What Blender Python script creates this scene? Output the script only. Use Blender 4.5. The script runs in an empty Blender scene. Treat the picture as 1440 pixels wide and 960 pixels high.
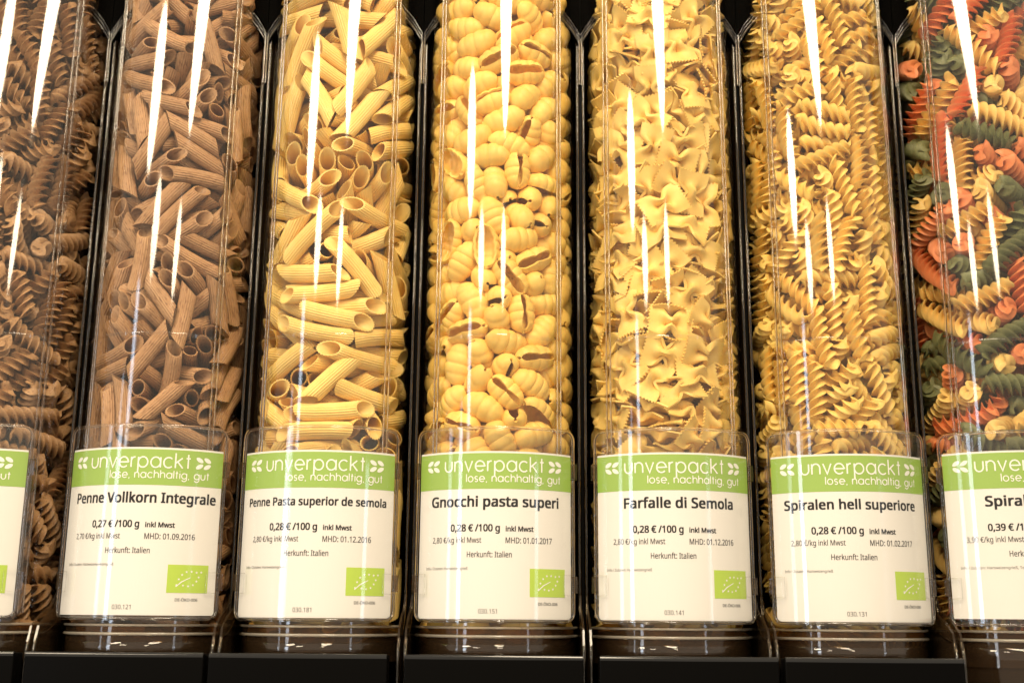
import bpy, bmesh, math, random, base64, zlib
import numpy as np
from mathutils import Matrix, Vector, Quaternion

# ------------------------------------------------------------------ camera, world, lamps, exposure
SC = bpy.context.scene
COL = SC.collection
CAM = (0.01263, -0.83721, 0.0)
PITCH, ROLL, YAW = math.radians(13.229), math.radians(.4434), math.radians(-.2116)
cam_d = bpy.data.cameras.new('camera'); cam = bpy.data.objects.new('camera', cam_d); COL.objects.link(cam)
cam_d.sensor_width = 36; cam_d.lens = 1644.28/1440*36; cam_d.clip_start = .02; cam_d.clip_end = 60
F_ = Vector((math.sin(YAW)*math.cos(PITCH), math.cos(YAW)*math.cos(PITCH), math.sin(PITCH)))
R0 = Vector((math.cos(YAW), -math.sin(YAW), 0)); U0 = R0.cross(F_)
R_ = R0*math.cos(ROLL) + U0*math.sin(ROLL); U_ = -R0*math.sin(ROLL) + U0*math.cos(ROLL)
cam.matrix_world = Matrix(((R_.x, U_.x, -F_.x, CAM[0]), (R_.y, U_.y, -F_.y, CAM[1]), (R_.z, U_.z, -F_.z, CAM[2]), (0, 0, 0, 1)))
cam_d.dof.use_dof = False
SC.camera = cam

w = bpy.data.worlds.new('World'); SC.world = w; w.use_nodes = True
bg = w.node_tree.nodes['Background']; bg.inputs[0].default_value = (1.0, .86, .68, 1); bg.inputs[1].default_value = .56

def area(name, loc, target, sx, sy, rad, color, shape='ELLIPSE', along=None):
    """rad is the lamp's radiance; the area lamp's power follows from its size"""
    d = bpy.data.lights.new(name, 'AREA'); d.shape = shape; d.size = sx; d.size_y = sy; d.color = color
    A = sx*sy*(math.pi/4 if shape == 'ELLIPSE' else 1)
    d.energy = rad*math.pi*A
    o = bpy.data.objects.new(name, d); COL.objects.link(o)
    z = (Vector(loc) - Vector(target)).normalized()
    a = Vector(along) if along else Vector((1, 0, 0))
    x = (a - z*a.dot(z)).normalized(); y = z.cross(x)
    o.matrix_world = Matrix(((x.x, y.x, z.x, loc[0]), (x.y, y.y, z.y, loc[1]), (x.z, y.z, z.z, loc[2]), (0, 0, 0, 1)))
    return o
H = .80
WARM = (1.0, .84, .61)
def ceiling_lamp(az, d0, d1, wd, rad):
    """a long lamp under the ceiling, its ends d0 and d1 in front of the middle tube"""
    a = math.radians(az); dm = (d0 + d1)/2
    p = (math.sin(a)*dm, -.055 - math.cos(a)*dm, H)
    area('ceiling_lamp', p, (p[0], p[1], 0), d1 - d0, wd, rad, WARM, 'ELLIPSE', (math.sin(a), -math.cos(a), 0))
ceiling_lamp(7, .28, 1.07, .21, 24)
ceiling_lamp(-47, .84, 1.50, .25, 25)
ceiling_lamp(-28, 1.46, 2.15, .27, 19)
ceiling_lamp(6, 1.46, 2.20, .23, 19)
def window_pane(az, dist, wd, z0, z1, rad, color):
    a = math.radians(az); p = (math.sin(a)*dist, -.055 - math.cos(a)*dist, (z0 + z1)/2)
    area('window_light', p, (0, 0, p[2]), wd, z1 - z0, rad, color, 'RECTANGLE', (math.cos(a), math.sin(a), 0))
BLUE = (.72, .84, 1.0)
window_pane(-44, 2.5, .20, -.35, .86, 7, BLUE)
window_pane(-56, 2.5, .10, -.35, .60, 4, BLUE)
window_pane(47, 2.5, .12, -.35, .42, 3.5, BLUE)

SC.view_settings.view_transform = 'Standard'; SC.view_settings.look = 'None'
SC.view_settings.exposure = .47; SC.view_settings.gamma = 1
SC.cycles.transparent_max_bounces = 32; SC.cycles.max_bounces = 12
SC.cycles.transmission_bounces = 10; SC.cycles.glossy_bounces = 5; SC.cycles.diffuse_bounces = 5
SC.cycles.caustics_reflective = False; SC.cycles.caustics_refractive = False
SC.cycles.sample_clamp_indirect = 6

# ------------------------------------------------------------------ materials
def nt(name):
    m = bpy.data.materials.new(name); m.use_nodes = True
    return m, m.node_tree, m.node_tree.nodes, m.node_tree.links
def principled(name, col, rough=.5, **kw):
    m, t, n, l = nt(name); b = n['Principled BSDF']
    b.inputs['Base Color'].default_value = (*col, 1); b.inputs['Roughness'].default_value = rough
    for k, v in kw.items(): b.inputs[k].default_value = v
    return m
def clear(name, tint=(.985, .975, .955), rough=.04, wob=.0, pasta_glow=0, pasta_glow_col=(.22, .13, .06)):
    """acrylic sheet: lets light straight through and mirrors by Fresnel, each surface once"""
    m, t, n, l = nt(name); n.remove(n['Principled BSDF'])
    tr = n.new('ShaderNodeBsdfTransparent'); tr.inputs[0].default_value = (*tint, 1)
    gl = n.new('ShaderNodeBsdfGlossy'); gl.inputs['Roughness'].default_value = rough
    ge = n.new('ShaderNodeNewGeometry'); mm = n.new('ShaderNodeMix')
    mm.inputs[2].default_value = 1.49; mm.inputs[3].default_value = 1/1.49
    fr = n.new('ShaderNodeFresnel'); mx = n.new('ShaderNodeMixShader')
    l.new(ge.outputs['Backfacing'], mm.inputs[0]); l.new(mm.outputs[0], fr.inputs['IOR'])
    l.new(fr.outputs[0], mx.inputs[0]); l.new(tr.outputs[0], mx.inputs[1]); l.new(gl.outputs[0], mx.inputs[2])
    if wob:
        tc = n.new('ShaderNodeTexCoord'); mp = n.new('ShaderNodeMapping'); mp.inputs['Scale'].default_value = (1, 1, .05)
        no = n.new('ShaderNodeTexNoise'); no.inputs['Scale'].default_value = 160; no.inputs['Detail'].default_value = 2
        bp = n.new('ShaderNodeBump'); bp.inputs['Strength'].default_value = wob; bp.inputs['Distance'].default_value = .001
        l.new(tc.outputs['Object'], mp.inputs[0]); l.new(mp.outputs[0], no.inputs[0]); l.new(no.outputs[0], bp.inputs['Height'])
        l.new(bp.outputs[0], gl.inputs['Normal']); l.new(bp.outputs[0], fr.inputs['Normal'])
    out = mx.outputs[0]
    if pasta_glow:      # brown diffuse colour painted in for pasta light refracted through the acrylic
        di = n.new('ShaderNodeBsdfDiffuse'); di.inputs[0].default_value = (*pasta_glow_col, 1)
        m2 = n.new('ShaderNodeMixShader'); m2.inputs[0].default_value = pasta_glow
        l.new(out, m2.inputs[1]); l.new(di.outputs[0], m2.inputs[2]); out = m2.outputs[0]
    l.new(out, n['Material Output'].inputs[0])
    return m
def pasta_mat(name, col, dark, speck=0.0, speck_col=(.12, .05, .02), rough=.48, sss=.18, var=.10):
    m, t, n, l = nt(name); b = n['Principled BSDF']
    oi = n.new('ShaderNodeObjectInfo'); tc = n.new('ShaderNodeTexCoord')
    no = n.new('ShaderNodeTexNoise'); no.inputs['Scale'].default_value = 130; no.inputs['Detail'].default_value = 4
    no.noise_dimensions = '4D'; l.new(tc.outputs['Object'], no.inputs['Vector'])
    ml = n.new('ShaderNodeMath'); ml.operation = 'MULTIPLY'; ml.inputs[1].default_value = 37; l.new(oi.outputs['Random'], ml.inputs[0]); l.new(ml.outputs[0], no.inputs['W'])
    cr = n.new('ShaderNodeValToRGB'); cr.color_ramp.elements[0].position = .3; cr.color_ramp.elements[1].position = .66
    cr.color_ramp.elements[0].color = (*dark, 1); cr.color_ramp.elements[1].color = (*col, 1); l.new(no.outputs[0], cr.inputs[0])
    last = cr.outputs[0]
    if speck:
        n2 = n.new('ShaderNodeTexNoise'); n2.inputs['Scale'].default_value = 700; n2.inputs['Detail'].default_value = 2
        mp = n.new('ShaderNodeMapping'); mp.inputs['Scale'].default_value = (1, 1, .35)
        l.new(tc.outputs['Object'], mp.inputs[0]); l.new(mp.outputs[0], n2.inputs['Vector'])
        c2 = n.new('ShaderNodeValToRGB'); c2.color_ramp.elements[0].position = .56; c2.color_ramp.elements[1].position = .66
        c2.color_ramp.elements[0].color = (0, 0, 0, 1); c2.color_ramp.elements[1].color = (speck,)*3 + (1,)
        l.new(n2.outputs[0], c2.inputs[0])
        mx = n.new('ShaderNodeMix'); mx.data_type = 'RGBA'; mx.inputs[7].default_value = (*speck_col, 1)
        l.new(c2.outputs[0], mx.inputs[0]); l.new(last, mx.inputs[6]); last = mx.outputs[2]
    hs = n.new('ShaderNodeHueSaturation')
    mr = n.new('ShaderNodeMapRange'); mr.inputs[3].default_value = 1 - var; mr.inputs[4].default_value = 1 + var
    l.new(oi.outputs['Random'], mr.inputs[0]); l.new(mr.outputs[0], hs.inputs['Value']); l.new(last, hs.inputs['Color'])
    l.new(hs.outputs[0], b.inputs['Base Color'])
    b.inputs['Roughness'].default_value = rough; b.inputs['Specular IOR Level'].default_value = .35
    b.inputs['Subsurface Weight'].default_value = sss; b.inputs['Subsurface Radius'].default_value = (1, .55, .2); b.inputs['Subsurface Scale'].default_value = .002
    nb = n.new('ShaderNodeTexNoise'); nb.inputs['Scale'].default_value = 900; nb.inputs['Detail'].default_value = 3
    bp = n.new('ShaderNodeBump'); bp.inputs['Strength'].default_value = .35; bp.inputs['Distance'].default_value = .0003
    l.new(tc.outputs['Object'], nb.inputs['Vector']); l.new(nb.outputs[0], bp.inputs['Height']); l.new(bp.outputs[0], b.inputs['Normal'])
    return m

M = {
 'tube': clear('clear_acrylic', rough=.06, wob=.012), 'sheet': clear('clear_holder_acrylic', (.985, .98, .965), .055, .012),
 'rib': clear('clear_rib_acrylic', (.99, .98, .965), .012),
 'smoky': clear('smoky_acrylic', (.75, .69, .60), .04, .02, .10, (.16, .10, .05)),
 'bead': principled('moulded_acrylic_edge', (1, .985, .95), .04, **{'Transmission Weight': 1.0, 'IOR': 1.49}),
 'black': principled('black_plastic', (.002, .0018, .0016), .4, **{'Specular IOR Level': .03}),
 'matt_black': principled('matt_black_board', (.0015, .0013, .001), .8, **{'Specular IOR Level': .02}),
 'gloss_black': principled('glossy_black_edge', (.01, .01, .01), .12),
 'collar': principled('collar_edge_glint', (.95, .84, .66), .22, **{'Transmission Weight': .75, 'IOR': 1.49}),  # cream body colour stands in for bright light refracted along the collar
 'dark_smoky': clear('dark_smoky_acrylic', (.62, .50, .36), .035, .02, .07, (.20, .13, .07)),
 'paper': principled('label_paper', (.79, .765, .735), .6),
 'green': principled('band_green', (.29, .46, .075), .55),
 'logo_green': principled('logo_green', (.44, .62, .055), .55),
 'white': principled('print_white', (.86, .86, .80), .6),
 'ink': principled('print_black', (.006, .006, .009), .7, **{'Specular IOR Level': .15}),
 'grey_ink': principled('print_grey', (.03, .03, .036), .7, **{'Specular IOR Level': .15}),
 'wp': pasta_mat('wholewheat_dough', (.48, .28, .14), (.37, .205, .095), .6, (.17, .07, .03)),
 'wf': pasta_mat('wholewheat_spiral_dough', (.45, .265, .13), (.34, .19, .085), .5, (.13, .055, .02)),
 'pe': pasta_mat('semolina_dough', (.88, .63, .215), (.83, .56, .16)),
 'gn': pasta_mat('shell_dough', (.88, .60, .155), (.82, .52, .11)),
 'fa': pasta_mat('bow_dough', (.85, .60, .18), (.78, .52, .13)),
 'sp': pasta_mat('spiral_dough', (.88, .63, .185), (.83, .55, .13)),
 'tr_y': pasta_mat('plain_spiral_dough', (.84, .58, .19), (.78, .50, .14)),
 'tr_r': pasta_mat('tomato_dough', (.78, .27, .10), (.68, .20, .07)),
 'tr_g': pasta_mat('spinach_dough', (.19, .20, .085), (.13, .14, .055), .3, (.04, .05, .02)),
}

# ------------------------------------------------------------------ object helpers
SHARED = {}
def shared(key, fn):
    if key not in SHARED: SHARED[key] = fn()
    return SHARED[key]
def mesh_of(name, V, Fc, mat=None, smooth=True):
    m = bpy.data.meshes.new(name); m.from_pydata([tuple(v) for v in V], [], Fc); m.update()
    if smooth: m.shade_smooth(); m.set_sharp_from_angle(angle=math.radians(55))
    if mat: m.materials.append(mat)
    return m
def part(name, me, parent=None, label=None):
    o = bpy.data.objects.new(name, me); COL.objects.link(o)
    if parent: o.parent = parent
    if label: o['label'] = label
    return o
def thing(name, label, cat, loc=(0, 0, 0), group=None):
    o = bpy.data.objects.new(name, None); COL.objects.link(o); o.location = loc; o.empty_display_size = .02
    o['label'] = label; o['category'] = cat
    if group: o['group'] = group
    return o
def box(name, x0, x1, y0, y1, z0, z1, mat, parent=None, bev=0):
    bm = bmesh.new(); bmesh.ops.create_cube(bm, size=1)
    for v in bm.verts: v.co = ((x0+x1)/2 + v.co.x*(x1-x0), (y0+y1)/2 + v.co.y*(y1-y0), (z0+z1)/2 + v.co.z*(z1-z0))
    if bev: bmesh.ops.bevel(bm, geom=bm.edges[:], offset=bev, segments=3, affect='EDGES', profile=.6)
    m = bpy.data.meshes.new(name); bm.to_mesh(m); bm.free(); m.materials.append(mat)
    if bev: m.shade_smooth()
    return part(name, m, parent)
def lathe_solid(prof, a0=0, a1=2*math.pi, n=96):
    """closed profile [(r, z)...] swept round z; full turn or an arc with caps (angle 0 faces the camera)"""
    full = abs(a1 - a0 - 2*math.pi) < 1e-6; V = []; Fc = []; k = len(prof); m = n if full else n + 1
    for i in range(m):
        a = a0 + (a1 - a0)*i/n
        for r, z in prof: V.append((r*math.sin(a), -r*math.cos(a), z))
    for i in range(n):
        b = ((i + 1) % m)*k; a = i*k
        for j in range(k):
            q = (j + 1) % k; Fc.append((a + j, b + j, b + q, a + q))
    if not full: Fc += [tuple(range(k)), tuple((m-1)*k + j for j in reversed(range(k)))]
    return V, Fc
def sweep(path, r, ns=8, closed=False, flat=1.0):
    V = []; Fc = []; n = len(path); P = [Vector(p) for p in path]
    up = None
    for i in range(n):
        a = P[(i-1) % n] if (closed or i) else P[0]; b = P[(i+1) % n] if (closed or i < n-1) else P[-1]
        t = (b - a).normalized()
        if up is None:
            up = Vector((0, 0, 1)) if abs(t.z) < .9 else Vector((0, 1, 0))
        u = (up - t*up.dot(t)).normalized(); up = u; v = t.cross(u)
        for k in range(ns):
            c, s = math.cos(2*math.pi*k/ns), math.sin(2*math.pi*k/ns)
            V.append(P[i] + u*(r*c) + v*(r*s*flat))
    m = n if closed else n-1
    for i in range(m):
        a, b = i*ns, ((i+1) % n)*ns
        for k in range(ns):
            q = (k+1) % ns; Fc.append((a+k, a+q, b+q, b+k))
    if not closed: Fc += [tuple(reversed(range(ns))), tuple((n-1)*ns + k for k in range(ns))]
    return V, Fc

# ------------------------------------------------------------------ the setting
P = 0.12022          # distance between neighbouring tubes
RO, RI = .0555, .0543
box('back_panel', -1.2, 1.2, .095, .11, -.3, 1.1, M['matt_black'])['kind'] = 'structure'
box('shelf_top', -1.2, 1.2, -.055, .094, -.16, -.125, M['black'])['kind'] = 'structure'

# ------------------------------------------------------------------ label holder + printed card
RH = .070; YH = RH - .0575       # the holder is a flatter arc standing in front of the tube
def arc(s, z, d=0.0):
    a = s/RH; return ((RH + d)*math.sin(a), YH - (RH + d)*math.cos(a), z)
def arc_grid(name, s0, s1, z0, z1, d, mat, parent, th=.0002, corner=0, n=48):
    V = []; Fc = []
    cols = [s0 + (s1 - s0)*i/n for i in range(n+1)]
    if corner: cols = sorted(set(cols + [s0 + corner*(1 - math.cos(t*math.pi/12)) for t in range(7)] + [s1 - corner*(1 - math.cos(t*math.pi/12)) for t in range(7)]))
    for s in cols:
        e = min(s - s0, s1 - s); dz = 0
        if corner and e < corner: dz = corner - math.sqrt(max(0, corner**2 - (corner - e)**2))
        for dd in (d, d + th): V += [arc(s, z0 + dz, dd), arc(s, z1 - dz, dd)]
    for i in range(len(cols) - 1):
        a, b = 4*i, 4*i + 4
        Fc += [(a, a+1, b+1, b), (a+2, b+2, b+3, a+3), (a, b, b+2, a+2), (a+1, a+3, b+3, b+1)]
    Fc += [(0, 2, 3, 1), (b, b+1, b+3, b+2)]
    return part(name, mesh_of(name, V, Fc, mat, False), parent)

FONT = None
for cand in ('NotoSansHebrew-Regular.woff2',):
    try:
        import os
        FONT = bpy.data.fonts.load(os.path.join(bpy.utils.system_resource('DATAFILES'), 'fonts', cand))
    except Exception: FONT = None
def flat_to_arc(bm, step=.003):
    bmesh.ops.triangulate(bm, faces=bm.faces[:])
    xs = [v.co.x for v in bm.verts]; x = math.floor(min(xs)/step)*step
    while x < max(xs):
        bmesh.ops.bisect_plane(bm, geom=bm.verts[:] + bm.edges[:] + bm.faces[:], plane_co=(x, 0, 0), plane_no=(1, 0, 0)); x += step
def bend(bm, d):
    for v in bm.verts: v.co = arc(v.co.x, v.co.y, d)
def glyphs(body, sp=1.0):
    cu = bpy.data.curves.new('glyphs', 'FONT'); cu.body = body; cu.size = 1; cu.resolution_u = 3; cu.space_character = sp
    if FONT: cu.font = FONT
    t = bpy.data.objects.new('glyphs', cu); COL.objects.link(t)
    me = bpy.data.meshes.new_from_object(t.evaluated_get(bpy.context.evaluated_depsgraph_get()))
    bpy.data.objects.remove(t); bpy.data.curves.remove(cu)
    bm = bmesh.new(); bm.from_mesh(me); bpy.data.meshes.remove(me)
    return bm
def text(name, body, s0, s1, z, cap, mat, parent, bold=0.0, sp=1.0):
    """printed line of text; heavy type is the line struck several times, slightly shifted"""
    h = glyphs('H'); capu = max(v.co.y for v in h.verts) + 1.2*bold; h.free()
    src = glyphs(body, sp)
    x0 = min(v.co.x for v in src.verts) - bold; x1 = max(v.co.x for v in src.verts) + bold
    sx = (s1 - s0)/(x1 - x0); sy = cap/capu
    flat_to_arc_u = .003/sx
    bmesh.ops.triangulate(src, faces=src.faces[:])
    x = x0
    while x < x1:
        bmesh.ops.bisect_plane(src, geom=src.verts[:] + src.edges[:] + src.faces[:], plane_co=(x, 0, 0), plane_no=(1, 0, 0)); x += flat_to_arc_u
    src.verts.index_update(); base = [v.co.copy() for v in src.verts]; fc = [[v.index for v in f.verts] for f in src.faces]; src.free()
    V = []; Fc = []
    for k, (dx, dy) in enumerate(((-1, -.6), (1, -.6), (-1, .6), (1, .6), (0, 0)) if bold else ((0, 0),)):
        b = len(V)
        V += [arc(s0 + (c.x + dx*bold - x0)*sx, z + (c.y + dy*bold + .6*bold)*sy, .00034 + k*.000008) for c in base]
        Fc += [[b + j for j in f] for f in fc]
    return part(name, mesh_of(name, V, Fc, mat, False), parent)
# a round single-line alphabet for the shop's wordmark (x-height 1, strokes as polylines)
def _arc(cx, cy, r, a0, a1, n=18): return [(cx + r*math.cos(math.radians(a0 + (a1-a0)*i/n)), cy + r*math.sin(math.radians(a0 + (a1-a0)*i/n))) for i in range(n+1)]
GL = {
 'u': ([[(0, 1), (0, .42)] + _arc(.42, .42, .42, 180, 360) + [(.84, 1)]], .84),
 'n': ([[(0, 0), (0, 1)], [(0, .58)] + _arc(.42, .58, .42, 180, 0) + [(.84, 0)]], .84),
 'v': ([[(0, 1), (.42, 0), (.84, 1)]], .84),
 'e': ([[(.02, .5), (1, .5)] + _arc(.5, .5, .5, 0, 318, 30)], 1.0),
 'r': ([[(0, 0), (0, 1)], [(0, .6)] + _arc(.36, .62, .36, 180, 80)], .42),
 'p': ([[(0, 1), (0, -.48)], _arc(.5, .5, .5, 0, 360, 36)], 1.0),
 'a': ([_arc(.5, .5, .5, 0, 360, 36), [(1, 1), (1, 0)]], 1.0),
 'c': ([_arc(.5, .5, .5, 45, 315, 30)], .88),
 'k': ([[(0, 0), (0, 1.45)], [(.72, 1), (.02, .47)], [(.22, .62), (.78, 0)]], .78),
 't': ([[(.22, 0), (.22, 1.36)], [(0, .98), (.46, .98)]], .46),
 'l': ([[(0, 0), (0, 1.45)]], .0),
 'o': ([_arc(.5, .5, .5, 0, 360, 36)], 1.0),
 's': ([_arc(.3, .74, .26, 30, 250, 14) + _arc(.3, .25, .26, 80, -150, 14)], .6),
 ',': ([[(.06, .06), (0, -.2)]], .08),
 'h': ([[(0, 0), (0, 1.45)], [(0, .58)] + _arc(.42, .58, .42, 180, 0) + [(.84, 0)]], .84),
 'i': ([[(0, 0), (0, 1)], [(0, 1.3), (0, 1.4)]], .0),
 'g': ([_arc(.5, .5, .5, 0, 360, 36), [(1, 1), (1, .02)] + _arc(.5, .0, .5, 0, -150, 16)], 1.0),
 ' ': ([], .35),
}
def stroke_text(name, body, s0, s1, z, xh, wt, mat, parent, gap=.34):
    pen = 0; lines = []
    for ch in body:
        st, wd = GL[ch]
        lines += [[(pen + x, y) for x, y in pl] for pl in st]; pen += wd + gap
    tot = pen - gap; k = (s1 - s0)/tot; bm = bmesh.new()
    for li, pl in enumerate(lines):
        pts = [(s0 + x*k, z + y*xh) for x, y in pl]
        closed = math.dist(pts[0], pts[-1]) < 1e-6
        if closed: pts = pts[:-1]
        n = len(pts); L = []; Rr = []
        for i in range(n):
            a = pts[i-1] if (i or closed) else pts[0]; b = pts[(i+1) % n] if (i < n-1 or closed) else pts[-1]
            tx, ty = b[0]-a[0], b[1]-a[1]; q = math.hypot(tx, ty) or 1; nx, ny = -ty/q*wt/2, tx/q*wt/2
            c = 1.0
            if 0 < i < n-1:
                ux, uy = pts[i][0]-a[0], pts[i][1]-a[1]; uq = math.hypot(ux, uy) or 1
                c = 1/max(.5, abs((ux*tx + uy*ty)/(uq*q)))
            L.append(bm.verts.new((pts[i][0]+nx*c, pts[i][1]+ny*c, 0))); Rr.append(bm.verts.new((pts[i][0]-nx*c, pts[i][1]-ny*c, 0)))
        for i in range(n if closed else n-1):
            j = (i+1) % n
            bm.faces.new((L[i], Rr[i], Rr[j], L[j]))
        # strokes that cross lie on slightly different levels
        lev = (li % 4)*.00001
        for v in L + Rr: v.co.z = lev
    zz = {v: v.co.z for v in bm.verts}
    for v in bm.verts: v.co = arc(v.co.x, v.co.y, .00050 + zz[v])
    m = bpy.data.meshes.new(name); bm.to_mesh(m); bm.free(); m.materials.append(mat)
    return part(name, m, parent)
def blobs(name, polys, d, mat, parent):
    bm = bmesh.new()
    for pl in polys: bm.faces.new([bm.verts.new((x, y, 0)) for x, y in pl])
    flat_to_arc(bm, .002); bend(bm, d)
    m = bpy.data.meshes.new(name); bm.to_mesh(m); bm.free(); m.materials.append(mat)
    return part(name, m, parent)
def leaf(cx, cy, ang, L, W):
    out = []; c, s = math.cos(ang), math.sin(ang)
    for k in range(16):
        t = 2*math.pi*k/16; x = L/2*math.cos(t); y = W/2*math.sin(t)*(1 - .25*abs(math.cos(t))) if 1 else 0
        y = W/2*math.copysign(abs(math.sin(t))**1.25, math.sin(t))
        out.append((cx + x*c - y*s, cy + x*s + y*c))
    return out
def star(cx, cy, r):
    return [(cx + (r if k % 2 == 0 else r*.42)*math.sin(k*math.pi/5), cy + (r if k % 2 == 0 else r*.42)*math.cos(k*math.pi/5)) for k in range(10)]

def price_card(x, ds, dz, lab, title, t0, t1, tcap, p100, pkg, mhd, info, i1, num, tilt=0):
    mm = .001
    c = thing('price_card', lab, 'label', (x, 0, 0), 'price cards in the holders of the pasta bins')
    c.rotation_euler = (0, tilt, 0)
    e = part('card_sheet', None, c) if 0 else arc_grid('card_sheet', (-57.6 + ds)*mm, (56.6 + ds)*mm, (-1.7 + dz*.8)*mm, (107.9 + dz)*mm, 0, M['paper'], c)
    arc_grid('header_band', (-57.6 + ds)*mm, (56.6 + ds)*mm, (82.7 + dz)*mm, (106.6 + dz)*mm, .00024, M['green'], c, .0001)
    S = lambda v: (v + ds)*mm
    Z = lambda v: (v + dz)*mm
    stroke_text('wordmark_lettering', 'unverpackt', S(-35.4), S(33.2), Z(94.4), 6.9*mm, .95*mm, M['white'], c)
    stroke_text('slogan_lettering', 'lose, nachhaltig, gut', S(-19.6), S(46.4), Z(87.4), 3.55*mm, .62*mm, M['white'], c, .36)
    for sgn, cx in ((-1, -44.6), (1, 41.6)):
        pol = []
        for row in (-1, 1):
            for q in (0, 1):
                pol.append([(S(u), Z(v)) for u, v in leaf(cx + (q - .5)*5.4*1.0 + sgn*.6, 98.4 + row*2.2 + 0*q, sgn*row*-.52, 5.6, 2.9)])
        blobs('leaf_emblem', pol, .00050, M['white'], c)
    text('title_lettering', title, S(t0), S(t1), Z(70.9), tcap*mm, M['ink'], c, .030, 1.03)
    text('price_lettering', p100, S(-30.5), S(3.2), Z(54.7), 4.7*mm, M['ink'], c, .027)
    text('tax_lettering', 'inkl Mwst', S(7), S(26), Z(54.8), 3.4*mm, M['ink'], c, .027)
    text('kilo_price_lettering', pkg, S(-44.6), S(-9), Z(47.3), 3.6*mm, M['grey_ink'], c, .007)
    text('date_lettering', mhd, S(7), S(39.6), Z(47.1), 3.8*mm, M['grey_ink'], c, .009)
    text('origin_lettering', 'Herkunft: Italien', S(-18.6), S(11.2), Z(37.9), 3.7*mm, M['grey_ink'], c, .009)
    text('ingredients_lettering', info, S(-50), S(i1), Z(29.8), 1.75*mm, M['grey_ink'], c)
    text('number_lettering', num, S(-10.5), S(1.8), Z(1.9), 2.9*mm, M['grey_ink'], c)
    lg = arc_grid('organic_logo', S(23.4), S(50.6), Z(12.6), Z(30.8), .00026, M['logo_green'], c, .0001, n=14)
    st = []
    for (u, v) in ((29.6, 17.6), (30.9, 21.4), (32.9, 24.3), (35.7, 26.2), (39, 26.4), (42.4, 25.9), (45.6, 26.1), (44.0, 22.9), (42.6, 20.2), (40.4, 17.8), (37.2, 17.0), (33.9, 17.4)):
        st.append([(S(a), Z(b)) for a, b in star(u, v, .95)])
    st.append([(S(a), Z(b)) for a, b in ((29.0, 16.7), (29.5, 16.4), (33.2, 19.6), (38.6, 22.4), (38.4, 22.8), (32.8, 20.2))])
    blobs('logo_stars', st, .00050, M['white'], lg)
    text('inspection_code_lettering', 'DE-ÖKO-006', S(29.3), S(44.2), Z(7.2), 1.9*mm, M['grey_ink'], c, .009)
    return c

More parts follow.
